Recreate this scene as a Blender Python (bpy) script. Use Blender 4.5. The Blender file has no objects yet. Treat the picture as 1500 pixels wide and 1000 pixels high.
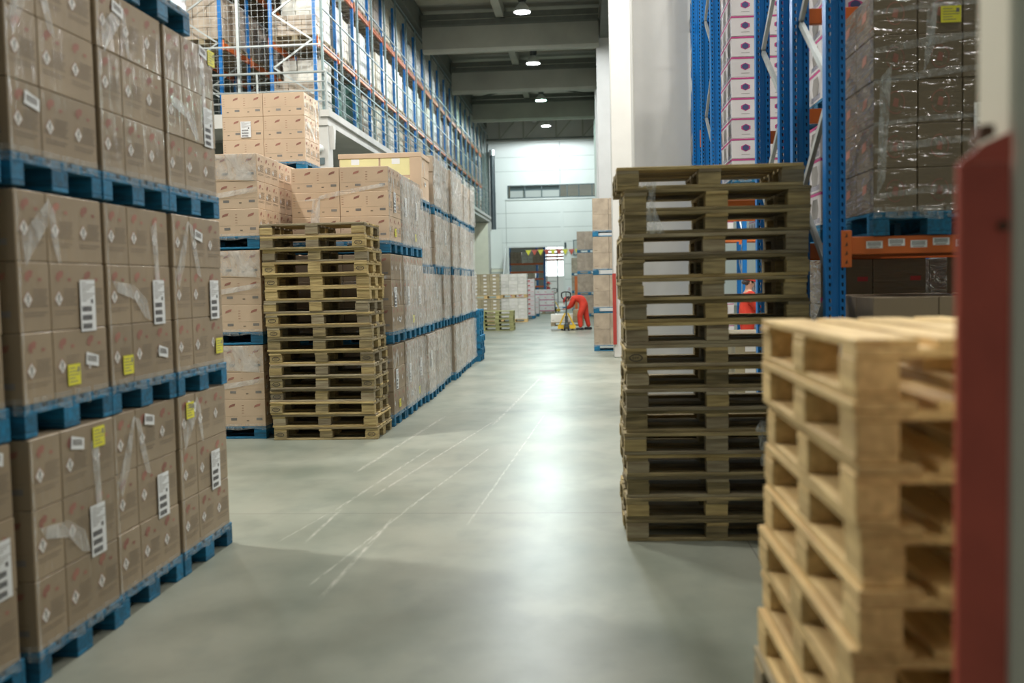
import bpy, bmesh, math, random
from mathutils import Vector, Matrix
rnd = random.Random(7)
sc = bpy.context.scene
COL = sc.collection
R = math.radians
# ------------------------------------------------------------ camera, world, exposure
cd = bpy.data.cameras.new('camera'); cam = bpy.data.objects.new('camera', cd); COL.objects.link(cam)
cam.location = (0, 0, 1.73)
cam.matrix_world = Matrix.Translation((0, 0, 1.73)) @ Matrix.Rotation(R(4.45), 4, 'Z') @ Matrix.Rotation(R(90-3.35), 4, 'X') @ Matrix.Rotation(R(-1.2), 4, 'Z')
cd.sensor_width = 36; cd.lens = 35.0; cd.clip_end = 300
cd.dof.use_dof = True; cd.dof.focus_distance = 12.5; cd.dof.aperture_fstop = 1.5
sc.camera = cam
sc.view_settings.view_transform = 'Standard'; sc.view_settings.look = 'None'
sc.view_settings.gamma = 1; sc.view_settings.exposure = 0.42
w = bpy.data.worlds.new('world'); sc.world = w; w.use_nodes = True
w.node_tree.nodes['Background'].inputs[0].default_value = (0.70, 0.86, 0.88, 1)
w.node_tree.nodes['Background'].inputs[1].default_value = 0.13
try:
    sc.cycles.max_bounces = 7; sc.cycles.diffuse_bounces = 4; sc.cycles.sample_clamp_indirect = 6
except Exception: pass
LAMP_W = 520.0
# ------------------------------------------------------------ materials
MATS = {}
def nn(t, kind, **k):
    n = t.nodes.new(kind)
    for a, b in k.items(): setattr(n, a, b)
    return n
def pmat(name, col, rough=.6, metal=0, coat=0, var=.12, scale=3, stretch=(1,1,1), col2=None, bump=0, bscale=40, objvar=0, coat_rough=.15, spec=.5, coatbump=0):
    """base colour with noise variation, per-object variation, optional clear film (coat) with crumpled normal"""
    m = bpy.data.materials.new(name); m.use_nodes = True; t = m.node_tree
    b = t.nodes['Principled BSDF']; L = t.links.new
    b.inputs['Roughness'].default_value = rough; b.inputs['Metallic'].default_value = metal
    b.inputs['Specular IOR Level'].default_value = spec
    tc = nn(t, 'ShaderNodeTexCoord'); oi = nn(t, 'ShaderNodeObjectInfo')
    mp = nn(t, 'ShaderNodeMapping'); mp.inputs['Scale'].default_value = stretch; L(tc.outputs['Object'], mp.inputs['Vector'])
    ad = nn(t, 'ShaderNodeVectorMath', operation='ADD'); L(mp.outputs[0], ad.inputs[0])
    mu = nn(t, 'ShaderNodeMath', operation='MULTIPLY'); L(oi.outputs['Random'], mu.inputs[0]); mu.inputs[1].default_value = 37
    L(mu.outputs[0], ad.inputs[1])
    no = nn(t, 'ShaderNodeTexNoise'); no.inputs['Scale'].default_value = scale; no.inputs['Detail'].default_value = 5
    L(ad.outputs[0], no.inputs['Vector'])
    rp = nn(t, 'ShaderNodeValToRGB'); c2 = col2 or tuple(c*(1-2.2*var) for c in col)
    rp.color_ramp.elements[0].position = .3; rp.color_ramp.elements[1].position = .68
    rp.color_ramp.elements[0].color = (*c2, 1); rp.color_ramp.elements[1].color = (*col, 1)
    L(no.outputs['Fac'], rp.inputs[0]); out = rp.outputs[0]
    if objvar:
        hs = nn(t, 'ShaderNodeHueSaturation'); mr = nn(t, 'ShaderNodeMapRange')
        mr.inputs['To Min'].default_value = 1-objvar; mr.inputs['To Max'].default_value = 1+objvar*.8
        L(oi.outputs['Random'], mr.inputs['Value']); L(mr.outputs[0], hs.inputs['Value']); L(out, hs.inputs['Color']); out = hs.outputs[0]
    L(out, b.inputs['Base Color'])
    if bump:
        n2 = nn(t, 'ShaderNodeTexNoise'); n2.inputs['Scale'].default_value = bscale; n2.inputs['Detail'].default_value = 4
        L(ad.outputs[0], n2.inputs['Vector'])
        bp = nn(t, 'ShaderNodeBump'); bp.inputs['Strength'].default_value = bump; bp.inputs['Distance'].default_value = .01
        L(n2.outputs['Fac'], bp.inputs['Height']); L(bp.outputs[0], b.inputs['Normal'])
    if coat:
        b.inputs['Coat Weight'].default_value = coat; b.inputs['Coat Roughness'].default_value = coat_rough
        n3 = nn(t, 'ShaderNodeTexNoise'); n3.inputs['Scale'].default_value = 4; n3.inputs['Detail'].default_value = 3; n3.inputs['Distortion'].default_value = 1.5
        m3 = nn(t, 'ShaderNodeMapping'); m3.inputs['Scale'].default_value = (.7, .7, 5) if name == 'cardboard_dark' else (3, 3, .8); L(tc.outputs['Object'], m3.inputs['Vector'])
        a3 = nn(t, 'ShaderNodeVectorMath', operation='ADD'); L(m3.outputs[0], a3.inputs[0]); L(mu.outputs[0], a3.inputs[1]); L(a3.outputs[0], n3.inputs['Vector'])
        b3 = nn(t, 'ShaderNodeBump'); b3.inputs['Strength'].default_value = coatbump or .5; b3.inputs['Distance'].default_value = .05
        L(n3.outputs['Fac'], b3.inputs['Height']); L(b3.outputs[0], b.inputs['Coat Normal'])
    MATS[name] = m; return m
def emit(name, col, s):
    m = bpy.data.materials.new(name); m.use_nodes = True; t = m.node_tree; b = t.nodes['Principled BSDF']
    b.inputs['Base Color'].default_value = (*col, 1); b.inputs['Emission Color'].default_value = (*col, 1); b.inputs['Emission Strength'].default_value = s
    MATS[name] = m; return m
def film(name, op, col=(.86, .9, .9), rough=.22, sca=(6, 6, 2.5)):
    m = bpy.data.materials.new(name); m.use_nodes = True; t = m.node_tree; L = t.links.new
    b = t.nodes['Principled BSDF']; b.inputs['Base Color'].default_value = (*col, 1); b.inputs['Roughness'].default_value = rough
    tc = nn(t, 'ShaderNodeTexCoord'); mp = nn(t, 'ShaderNodeMapping'); mp.inputs['Scale'].default_value = sca; L(tc.outputs['Object'], mp.inputs[0])
    no = nn(t, 'ShaderNodeTexNoise'); no.inputs['Scale'].default_value = 3; no.inputs['Detail'].default_value = 5; no.inputs['Distortion'].default_value = 2
    L(mp.outputs[0], no.inputs['Vector'])
    mr = nn(t, 'ShaderNodeMapRange'); mr.inputs['From Min'].default_value = .35; mr.inputs['From Max'].default_value = .7
    mr.inputs['To Min'].default_value = op*.25; mr.inputs['To Max'].default_value = op; L(no.outputs['Fac'], mr.inputs[0]); L(mr.outputs[0], b.inputs['Alpha'])
    bp = nn(t, 'ShaderNodeBump'); bp.inputs['Strength'].default_value = .7; bp.inputs['Distance'].default_value = .03; L(no.outputs['Fac'], bp.inputs['Height']); L(bp.outputs[0], b.inputs['Normal'])
    MATS[name] = m; return m
CB = (.36, .275, .18)
pmat('cardboard', CB, .75, coat=.35, coat_rough=.22, var=.06, scale=2.5, objvar=.10)
pmat('cardboard_light', (.68, .51, .36), .75, coat=.3, coat_rough=.25, var=.05, scale=2.5, objvar=.07)
pmat('cardboard_film', (.46, .37, .275), .55, coat=1, coat_rough=.16, var=.14, scale=5, objvar=.12, coatbump=1.0)
pmat('cardboard_dark', (.19, .145, .085), .6, coat=1, coat_rough=.10, var=.06, objvar=.05, coatbump=.6)
pmat('cardboard_olive', (.42, .36, .22), .7, coat=.4, var=.08, objvar=.12)
pmat('carton_white', (.74, .70, .70), .6, coat=.6, var=.05, objvar=.06)
pmat('carton_cream', (.78, .77, .70), .6, coat=.5, var=.08, objvar=.10)
pmat('print_red', (.44, .20, .15), .7, var=.2)
pmat('print_red_bright', (.62, .08, .08), .7, var=.1)
pmat('print_white', (.78, .76, .72), .6, var=.03)
pmat('print_black', (.05, .045, .05), .6, var=.1)
pmat('print_grey', (.27, .21, .15), .7, var=.2)
pmat('print_slate', (.30, .28, .26), .7, var=.2)
pmat('print_magenta', (.55, .07, .25), .6, var=.1)
pmat('print_navy', (.07, .08, .20), .6, var=.1)
pmat('print_yellow', (.86, .80, .42), .6, var=.05)
pmat('label_white', (.88, .90, .92), .45, var=.02)
pmat('label_yellow', (.85, .80, .06), .5, var=.03)
pmat('blue_wood', (.005, .19, .38), .65, var=.25, scale=6, stretch=(1, 6, 6), bump=.3, bscale=30, objvar=.3, col2=(.01, .09, .16))
pmat('old_wood', (.46, .36, .18), .85, scale=5, stretch=(.8, 9, 9), col2=(.17, .135, .07), bump=.6, bscale=25, objvar=.38)
pmat('old_wood_yellow', (.62, .48, .22), .8, scale=5, stretch=(.8, 9, 9), col2=(.34, .24, .10), bump=.5, bscale=25, objvar=.22)
pmat('new_wood', (.86, .63, .29), .7, scale=4, stretch=(.8, 8, 8), col2=(.58, .39, .17), bump=.4, bscale=25, objvar=.15)
pmat('weathered_wood', (.43, .37, .24), .85, scale=5, stretch=(.8, 9, 9), col2=(.24, .18, .11), bump=.5, bscale=25, objvar=.3)
pmat('green_wood', (.40, .40, .18), .85, scale=5, stretch=(.8, 9, 9), col2=(.24, .24, .10), objvar=.25)
pmat('rack_blue', (.0, .17, .52), .4, var=.05, scale=2)
pmat('rack_blue_dark', (.02, .13, .34), .45, var=.05)
pmat('rack_orange', (.75, .17, .03), .45, var=.10, scale=2)
pmat('galvanised', (.50, .54, .54), .45, metal=.55, var=.08, scale=8)
pmat('fence_grey', (.20, .27, .27), .5, metal=.2, var=.1, scale=8)
pmat('rail_grey', (.40, .43, .42), .45, metal=.3, var=.05)
pmat('white_paint', (.74, .76, .74), .5, var=.05)
pmat('dark_steel', (.06, .07, .07), .5, var=.1)
pmat('slot_shade', (.01, .02, .04), .9, var=0)
pmat('concrete', (.56, .55, .52), .8, var=.07, scale=1.6, bump=.15, bscale=20)
pmat('concrete_white', (.62, .61, .58), .75, var=.05, scale=1.4, bump=.12, bscale=18)
pmat('concrete_warm', (.86, .80, .66), .8, var=.06, scale=2)
pmat('concrete_beam', (.42, .42, .36), .85, var=.10, scale=.7)
pmat('deck_metal', (.46, .44, .35), .6, var=.08, scale=.6)
pmat('girder', (.13, .14, .12), .7, var=.1)
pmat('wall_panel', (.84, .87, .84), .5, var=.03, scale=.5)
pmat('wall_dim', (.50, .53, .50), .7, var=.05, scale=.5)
pmat('cream_panel', (.86, .83, .68), .6, var=.03)
pmat('frame_dark', (.10, .14, .15), .5, var=.05)
pmat('duct_dark', (.07, .09, .10), .35, var=.1)
pmat('silver', (.75, .77, .78), .3, metal=.7, var=.03)
pmat('red_steel', (.68, .12, .075), .5, var=.12, scale=4)
pmat('guard_red', (.38, .04, .03), .5, var=.1)
pmat('rust', (.20, .09, .05), .8, var=.2)
pmat('overall_red', (.66, .045, .02), .8, var=.12, scale=6)
pmat('overall_dark_red', (.30, .03, .03), .8, var=.12, scale=6)
pmat('skin', (.60, .36, .26), .55, var=.04)
pmat('hair', (.05, .035, .03), .8, var=.1)
pmat('shoe', (.02, .02, .025), .5, var=.1)
pmat('cap_red', (.62, .04, .03), .7, var=.08)
pmat('truck_yellow', (.80, .52, .03), .45, var=.06)
pmat('rubber', (.02, .02, .02), .7, var=.1)
pmat('green_fabric', (.04, .16, .12), .6, coat=.6, var=.2)
pmat('grey_load', (.45, .46, .43), .5, coat=.8, var=.15, coatbump=1.0)
pmat('sack_white', (.80, .80, .74), .6, coat=.8, var=.12, scale=6, coatbump=1.0)
pmat('beige_load', (.72, .65, .49), .6, coat=.8, var=.12, scale=6, coatbump=.9)
pmat('glass_grey', (.30, .34, .34), .15, var=.02)
film('film_clear', .34); film('film_soft', .55, (.90, .91, .90), .25, (1.6, 1.6, .9)); film('film_haze', .5); film('film_veil', .5, (.92, .94, .92), .18, (16, 16, 1.6))
emit('lens', (.93, .96, 1.0), 30); emit('lens_teal', (.55, 1.0, .85), 24); emit('daylight', (.92, 1.0, 1.0), 1.5)

def floor_mat():
    m = bpy.data.materials.new('polished_concrete'); m.use_nodes = True; t = m.node_tree; L = t.links.new; b = t.nodes['Principled BSDF']
    ge = nn(t, 'ShaderNodeNewGeometry'); P = ge.outputs['Position']
    def noise(s, sc=(1,1,1), d=5):
        mp = nn(t, 'ShaderNodeMapping'); mp.inputs['Scale'].default_value = sc; L(P, mp.inputs[0])
        n = nn(t, 'ShaderNodeTexNoise'); n.inputs['Scale'].default_value = s; n.inputs['Detail'].default_value = d; L(mp.outputs[0], n.inputs['Vector']); return n.outputs['Fac']
    rp = nn(t, 'ShaderNodeValToRGB'); e = rp.color_ramp.elements
    e[0].position = .3; e[0].color = (.155, .18, .145, 1); e[1].position = .62; e[1].color = (.28, .30, .25, 1)
    L(noise(.9, d=7), rp.inputs[0]); col = rp.outputs[0]
    def mth(op, a, bb, cl=False):
        n = nn(t, 'ShaderNodeMath', operation=op, use_clamp=cl)
        for i, v in enumerate((a, bb)):
            if v is None: continue
            if isinstance(v, (int, float)): n.inputs[i].default_value = v
            else: L(v, n.inputs[i])
        return n.outputs[0]
    def dot(v, off):
        s = nn(t, 'ShaderNodeVectorMath', operation='DOT_PRODUCT'); L(P, s.inputs[0]); s.inputs[1].default_value = (*v, 0); return mth('SUBTRACT', s.outputs['Value'], off)
    def mix(c, fac, to):
        x = nn(t, 'ShaderNodeMix', data_type='RGBA'); L(fac, x.inputs['Factor']); L(c, x.inputs[6]); x.inputs[7].default_value = (*to, 1); return x.outputs[2]
    patch = mth('MULTIPLY', mth('SUBTRACT', noise(1.1, (1, .35, 1), 4), .35), 1.8, True)
    col = mix(col, mth('MULTIPLY', patch, .7), (.37, .345, .275))
    fine = noise(14, (3, .5, 1))
    cloud = mth('MULTIPLY', mth('SUBTRACT', noise(3.5, (1, .7, 1), 8), .48), 3.0, True)
    col = mix(col, mth('MULTIPLY', cloud, .6), (.16, .185, .155))
    # tyre scuffs: straight worn stripes on the floor
    acc = None
    for (x0, y0, x1, y1, ww) in [(-1.52, 5.3, -1.48, 7.3, .022), (-1.66, 5.5, -1.30, 8.6, .014), (-1.95, 6.5, -1.95, 7.6, .018), (-2.15, 6.5, -2.0, 7.5, .012), (-2.0, 7.4, -1.7, 10.4, .02), (-1.45, 7.4, -1.05, 10.5, .016), (-1.8, 8, -1.2, 12.5, .02), (-2.2, 9, -1.9, 13, .03), (-.9, 7, -.6, 13, .015), (-1.2, 12, -.9, 18, .03)]:
        d = Vector((x1-x0, y1-y0)); ln = d.length; d /= ln; n = Vector((-d.y, d.x))
        per = mth('ABSOLUTE', dot((n.x, n.y), n.x*x0+n.y*y0), None)
        al = dot((d.x, d.y), d.x*x0+d.y*y0)
        a1 = mth('SUBTRACT', 1.0, mth('DIVIDE', per, ww), True)
        a2 = mth('MULTIPLY', mth('MULTIPLY', al, 4, True), mth('MULTIPLY', mth('SUBTRACT', ln, al), 4, True))
        k = mth('MULTIPLY', a1, a2, True)
        acc = k if acc is None else mth('MAXIMUM', acc, k)
    acc = mth('MULTIPLY', acc, mth('MULTIPLY', mth('SUBTRACT', fine, .35), 3, True))
    col = mix(col, mth('MULTIPLY', acc, .7), (.62, .60, .54))
    # sawn joints
    sx = nn(t, 'ShaderNodeSeparateXYZ'); L(P, sx.inputs[0])
    my = mth('ABSOLUTE', mth('SUBTRACT', mth('PINGPONG', mth('SUBTRACT', sx.outputs['Y'], 7.4), 2.95), 0), None)
    mx = mth('PINGPONG', mth('SUBTRACT', sx.outputs['X'], 1.02), 2.75)
    jy = mth('LESS_THAN', my, .007); jx = mth('LESS_THAN', mx, .006)
    col = mix(col, mth('MULTIPLY', mth('MAXIMUM', jy, jx), .6), (.12, .12, .10))
    L(col, b.inputs['Base Color'])
    mr = nn(t, 'ShaderNodeMapRange'); b.inputs['Specular IOR Level'].default_value = .10; mr.inputs['To Min'].default_value = .28; mr.inputs['To Max'].default_value = .42; L(noise(.7, (1, .5, 1), 3), mr.inputs[0]); L(mr.outputs[0], b.inputs['Roughness'])
    bp = nn(t, 'ShaderNodeBump'); bp.inputs['Strength'].default_value = .05; bp.inputs['Distance'].default_value = .01; L(noise(9), bp.inputs['Height']); L(bp.outputs[0], b.inputs['Normal'])
    MATS['floor'] = m
floor_mat()
# ------------------------------------------------------------ mesh builder
class MB:
    def __init__(s): s.v = []; s.f = []; s.m = []; s.mats = []
    def mi(s, mat):
        if mat not in s.mats: s.mats.append(mat)
        return s.mats.index(mat)
    def box(s, x0, x1, y0, y1, z0, z1, mat):
        n = len(s.v); s.v += [(x, y, z) for z in (z0, z1) for y in (y0, y1) for x in (x0, x1)]
        for q in ((0,2,3,1), (4,5,7,6), (0,1,5,4), (2,6,7,3), (0,4,6,2), (1,3,7,5)): s.f.append([n+i for i in q]); s.m.append(s.mi(mat))
    def cbox(s, x0, x1, y0, y1, z0, z1, mat, c=.004):
        """chamfered box"""
        bm = bmesh.new(); bmesh.ops.create_cube(bm, size=1)
        for v in bm.verts: v.co = Vector(((x0+x1)/2+v.co.x*(x1-x0), (y0+y1)/2+v.co.y*(y1-y0), (z0+z1)/2+v.co.z*(z1-z0)))
        bmesh.ops.bevel(bm, geom=bm.edges[:], offset=c, segments=1, affect='EDGES'); s.addbm(bm, mat)
    def addbm(s, bm, mat):
        n = len(s.v); bm.verts.index_update()
        s.v += [tuple(v.co) for v in bm.verts]
        for f in bm.faces: s.f.append([n+v.index for v in f.verts]); s.m.append(s.mi(mat))
        bm.free()
    def poly(s, pts, mat):
        n = len(s.v); s.v += [tuple(p) for p in pts]; s.f.append(list(range(n, n+len(pts)))); s.m.append(s.mi(mat))
    def prism(s, pts, d, mat):
        """closed polygon pts extruded by vector d"""
        n = len(s.v); k = len(pts); s.v += [tuple(p) for p in pts]+[tuple(Vector(p)+Vector(d)) for p in pts]
        s.f.append([n+i for i in range(k)][::-1]); s.f.append([n+k+i for i in range(k)]); s.m += [s.mi(mat)]*2
        for i in range(k): j = (i+1) % k; s.f.append([n+i, n+j, n+k+j, n+k+i]); s.m.append(s.mi(mat))
    def bar(s, a, b, r, mat, n=8, r2=None, rect=None):
        a = Vector(a); b = Vector(b); d = (b-a).normalized(); up = Vector((0, 0, 1)) if abs(d.z) < .95 else Vector((1, 0, 0))
        u = d.cross(up).normalized(); w_ = u.cross(d); k = len(s.v)
        if rect: offs = [(-rect[0]/2, -rect[1]/2), (rect[0]/2, -rect[1]/2), (rect[0]/2, rect[1]/2), (-rect[0]/2, rect[1]/2)]; n = 4; offs2 = offs
        else:
            r2 = r if r2 is None else r2
            offs = [(r*math.cos(2*math.pi*i/n), r*math.sin(2*math.pi*i/n)) for i in range(n)]; offs2 = [(r2*math.cos(2*math.pi*i/n), r2*math.sin(2*math.pi*i/n)) for i in range(n)]
        s.v += [tuple(a+u*p+w_*q) for p, q in offs]+[tuple(b+u*p+w_*q) for p, q in offs2]
        for i in range(n): j = (i+1) % n; s.f.append([k+i, k+j, k+n+j, k+n+i]); s.m.append(s.mi(mat))
        s.f.append([k+i for i in range(n)][::-1]); s.f.append([k+n+i for i in range(n)]); s.m += [s.mi(mat)]*2
    def lathe(s, c, prof, mat, n=24):
        k = len(s.v); 
        for r, z in prof: s.v += [(c[0]+r*math.cos(2*math.pi*i/n), c[1]+r*math.sin(2*math.pi*i/n), c[2]+z) for i in range(n)]
        for a in range(len(prof)-1):
            for i in range(n): j = (i+1) % n; s.f.append([k+a*n+i, k+a*n+j, k+(a+1)*n+j, k+(a+1)*n+i]); s.m.append(s.mi(mat))
    def mesh(s, name):
        me = bpy.data.meshes.new(name); me.from_pydata(s.v, [], s.f)
        for m in s.mats: me.materials.append(MATS[m])
        me.polygons.foreach_set('material_index', s.m); me.update(); return me
    def build(s, name, parent=None, loc=None):
        return mk(name, s.mesh(name), parent, loc)
def mk(name, me, parent=None, loc=None):
    o = bpy.data.objects.new(name, me); COL.objects.link(o)
    if parent: o.parent = parent
    if loc: o.location = loc
    return o
def tag(o, label, cat, group=None, kind=None):
    if label: o['label'] = label
    if cat: o['category'] = cat
    if group: o['group'] = group
    if kind: o['kind'] = kind
    return o
def thing(name, label, cat, loc=(0, 0, 0), rz=0, group=None):
    o = bpy.data.objects.new(name, None); COL.objects.link(o); o.location = loc; o.rotation_euler.z = rz; o.empty_display_size = .1
    return tag(o, label, cat, group)
def struct(o): o['kind'] = 'structure'; return o
def one(name, mb, label, cat, loc=None, group=None): return tag(mb.build(name, None, loc), label, cat, group)
MESH = {}
def cached(key, fn):
    if key not in MESH: MESH[key] = fn()
    return MESH[key]
ORD = ['first', 'second', 'third', 'fourth', 'fifth', 'sixth', 'seventh', 'eighth', 'ninth', 'tenth', 'eleventh', 'twelfth', 'thirteenth', 'fourteenth', 'fifteenth', 'sixteenth', 'seventeenth', 'eighteenth', 'nineteenth', 'twentieth']

# ------------------------------------------------------------ setting
b = MB(); b.box(-20, 18, -9, 95, -.3, 0, 'floor'); struct(b.build('floor'))
b = MB(); k = len(b.v); N = 330
for i in range(N+1):
    y = -6+i*.22; z = 12.55 if i % 4 in (0, 1) else 12.62
    for x in (-16, 16): b.v.append((x, y, z))
for i in range(N): b.f.append([2*i, 2*i+1, 2*i+3, 2*i+2]); b.m.append(b.mi('deck_metal'))
b.box(-16, 16, -6, 66.5, 12.7, 12.8, 'deck_metal'); struct(b.build('ceiling'))
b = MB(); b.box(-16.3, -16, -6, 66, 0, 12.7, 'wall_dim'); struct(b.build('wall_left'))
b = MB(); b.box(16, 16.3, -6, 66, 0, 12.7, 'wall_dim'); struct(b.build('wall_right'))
# back wall with doorway and window strip
b = MB(); WY = 65.0
def wbox(x0, x1, z0, z1): b.box(x0, x1, WY, WY+.3, z0, z1, 'wall_panel')
wbox(-16, -5.15, 0, 12.7); wbox(-1.6, 16, 0, 7.22); wbox(-5.15, -1.6, 4.03, 7.22); wbox(-5.15, 16, 8.06, 12.7)
wbox(4, 16, 7.22, 8.06)
for z in (.9, 1.9, 2.9, 4.35, 5.3, 6.25, 8.95, 9.85):
    if z < 4.03: b.box(-1.6, .5, WY-.004, WY, z, z+.03, 'wall_dim')
    else: b.box(-6.5, .5, WY-.004, WY, z, z+.03, 'wall_dim')
b.box(-1.72, -1.55, WY-.05, WY-.005, 4.1, 7.15, 'wall_panel'); b.box(-1.74, -1.7, WY-.006, WY, 8.1, 10.8, 'wall_dim'); b.box(-5.3, -5.26, WY-.006, WY, 4.1, 7.1, 'wall_dim')
struct(b.build('wall_back'))
b = MB(); b.box(-6.6, .6, WY-.12, WY-.02, 10.78, 10.9, 'wall_panel'); b.box(-6.6, .6, WY-.08, WY-.06, 10.9, 12.5, 'concrete_white'); struct(b.build('trim_1'))
# window strip
b = MB()
b.box(-5.15, 4, WY-.02, WY+.1, 7.22, 7.28, 'frame_dark'); b.box(-5.15, 4, WY-.02, WY+.1, 8.0, 8.06, 'frame_dark')
for x in (-5.15, -4.05, -2.95, -1.78, -1.3, -.55, .3, 1.2, 2.2, 3.2, 3.95): b.box(x, x+.06, WY-.03, WY+.1, 7.28, 8.0, 'frame_dark')
wf = struct(b.build('window_1')); b = MB()
b.box(-5.3, 4, WY-.06, WY-.02, 7.10, 7.2, 'white_paint'); b.build('window_sill', wf)
b = MB(); b.box(-5.0, -1.8, WY+.25, WY+.3, 7.28, 7.72, 'wall_dim'); b.box(-5.0, -1.8, WY+.25, WY+.3, 7.72, 8, 'frame_dark'); b.build('blind', wf)
# doorway trim
b = MB(); b.box(-5.3, -1.45, WY-.06, WY-.01, 4.03, 4.13, 'white_paint'); b.box(-1.6, -1.5, WY-.06, WY-.01, 0, 4.03, 'wall_panel'); b.box(-5.25, -5.15, WY-.06, WY-.01, 0, 4.03, 'wall_panel'); struct(b.build('door_1'))
# room beyond
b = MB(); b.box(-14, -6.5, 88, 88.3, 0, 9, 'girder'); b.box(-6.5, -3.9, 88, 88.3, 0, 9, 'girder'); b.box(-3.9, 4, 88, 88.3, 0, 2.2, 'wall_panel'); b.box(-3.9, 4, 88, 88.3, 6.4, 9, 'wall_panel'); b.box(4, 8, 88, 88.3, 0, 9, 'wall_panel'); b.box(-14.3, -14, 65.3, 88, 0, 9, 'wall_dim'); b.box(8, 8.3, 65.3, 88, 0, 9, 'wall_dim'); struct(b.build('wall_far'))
b = MB(); b.box(-14, 8, 65.3, 88.3, 9, 9.2, 'deck_metal'); struct(b.build('ceiling_far'))
b = MB(); b.box(-3.9, 4, 88.05, 88.1, 2.2, 6.4, 'daylight'); w2 = struct(b.build('window_2')); b = MB()
for x in (-3.9, -1.2, 1.4, 3.9): b.box(x, x+.1, 87.95, 88.04, 2.2, 6.4, 'white_paint')
for z in (2.2, 3.6, 5.0, 6.3): b.box(-3.9, 4, 87.95, 88.04, z, z+.08, 'white_paint')
b.build('window_frame', w2)
# roof beams, girders
for i, y in enumerate((5.6, 14.1, 22.6, 31.1, 39.6, 48.1, 56.6)):
    b = MB(); b.prism([(-6.35, y-.25, 11.8), (-6.35, y-.25, 10.95), (-6.35, y-.15, 10.83), (-6.35, y+.15, 10.83), (-6.35, y+.25, 10.95), (-6.35, y+.25, 11.8)], (6.9, 0, 0), 'concrete_beam')
    b.box(-6.35, .55, y-.55, y+.45, 11.8, 11.97, 'girder'); b.box(-6.35, .55, y-.6, y-.5, 12.0, 12.2, 'girder')
    struct(b.build('trim_%d' % (i+2)))
b = MB(); b.box(-7.0, -6.4, -6, 65, 11.75, 12.5, 'girder'); b.box(-7.0, -6.75, -6, 65, 11.1, 11.75, 'concrete_beam'); struct(b.build('trim_10'))
b = MB(); b.box(-3.4, -3.1, -6, 64.8, 12.0, 12.5, 'concrete_beam'); struct(b.build('trim_11'))
b = MB(); b.box(.6, 1.3, -6, 65, 11.2, 12.5, 'girder'); struct(b.build('trim_12'))
# truss before the back wall
b = MB(); b.bar((-6.4, 64.4, 10.95), (.5, 64.4, 10.95), .04, 'girder', rect=(.1, .1))
for x in (-5.55, -4.0, -1.9, -.2): b.bar((x, 64.4, 10.95), (x, 64.4, 12.5), 0, 'concrete_beam', rect=(.1, .1))
for x in (-5.55, -3.9, -1.9, -.2): b.bar((x, 64.45, 10.98), (x+1.35, 64.45, 12.5), 0, 'concrete_beam', rect=(.08, .08))
for a, c in ((-6.3, .5), (.5, -6.3)): b.bar((a, 50.5, 12.3), (c, 55.8, 12.0), .05, 'girder')
struct(b.build('trim_13'))
# columns on the right of the aisle
def column(x0, y0, w_, d, label, base=0):
    b = MB(); b.cbox(x0, x0+w_, y0, y0+d, base, 12.0 if y0 > 3 else 6.0, 'concrete_white', .015)
    return one('concrete_column', b, label, 'column')
column(.66, 14.1, .80, .75, 'pale concrete column rising behind the tall right pallet stack')
column(.56, 22.6, .80, .75, 'pale concrete column just left of and behind the near one')
column(.46, 39.6, .78, .8, 'grey concrete column standing beside the third roof beam')
column(.45, 48.1, .78, .8, 'grey concrete column seen as a greenish strip near the far wall')
column(.45, 56.6, .78, .8, 'grey concrete column closest to the far wall')
b = MB(); b.cbox(.772, 1.7, 1.9, 2.06, 0, 5.5, 'concrete_warm', .008); one('concrete_column', b, 'out-of-focus grey concrete column at the right edge behind the red guard', 'column')
g = thing('column_guard', 'tall red steel guard post close to the camera on the right', 'guard', (.72, 1.93, 0))
b = MB(); b.cbox(-.045, .046, -.05, -.042, 0, 1.93, 'red_steel', .002); b.cbox(-.045, -.037, -.0418, -.03, 0, 1.93, 'red_steel', .002); b.cbox(.036, .045, -.0418, .06, 0, 1.93, 'red_steel', .002); b.build('channel', g)
b = MB(); b.prism([(-.045, -.05, 1.931), (.046, -.05, 1.931), (.046, -.05, 1.985), (.0, -.05, 1.965)], (0, .01, 0), 'red_steel'); b.prism([(-.012, -.045, 1.965), (.02, -.045, 1.98), (.018, -.045, 2.0), (-.006, -.045, 1.998)], (0, .03, 0), 'rust'); b.build('bent_cap', g)
b = MB(); b.bar((.030, -.062, 1.815), (.030, -.048, 1.815), .010, 'rust', 6); b.build('bolt', g)
g = thing('column_guard', 'red guard rail on the far concrete column above the brown cartons', 'guard', (.56, 22.58, 0))
b = MB(); b.box(-.02, .06, -.06, .0, .30, 1.90, 'guard_red'); b.build('channel', g)
# ------------------------------------------------------------ pallets
def pal_meshes(mat):
    key = ('pal', mat)
    if key in MESH: return MESH[key]
    def bx(*a):
        m = MB(); m.cbox(*a, mat, .003); return m
    d = {}
    d['w'] = bx(-.6, .6, -.0725, .0725, 0, .022).mesh('deck_board'); d['n'] = bx(-.6, .6, -.05, .05, 0, .022).mesh('deck_board')
    d['s'] = bx(-.0725, .0725, -.4, .4, 0, .022).mesh('stringer_board'); d['b'] = bx(-.0725, .0725, -.05, .05, 0, .078).mesh('block'); d['c'] = bx(-.0725, .0725, -.0725, .0725, 0, .078).mesh('block')
    d['bn'] = bx(-.6, .6, -.05, .05, 0, .022).mesh('bottom_board'); d['bw'] = bx(-.6, .6, -.0725, .0725, 0, .022).mesh('bottom_board')
    MESH[key] = d; return d
PARTS = [('deck_board', 'w', 0, -.3275, .122), ('deck_board', 'n', 0, -.165, .122), ('deck_board', 'w', 0, 0, .122), ('deck_board', 'n', 0, .165, .122), ('deck_board', 'w', 0, .3275, .122)]
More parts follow.
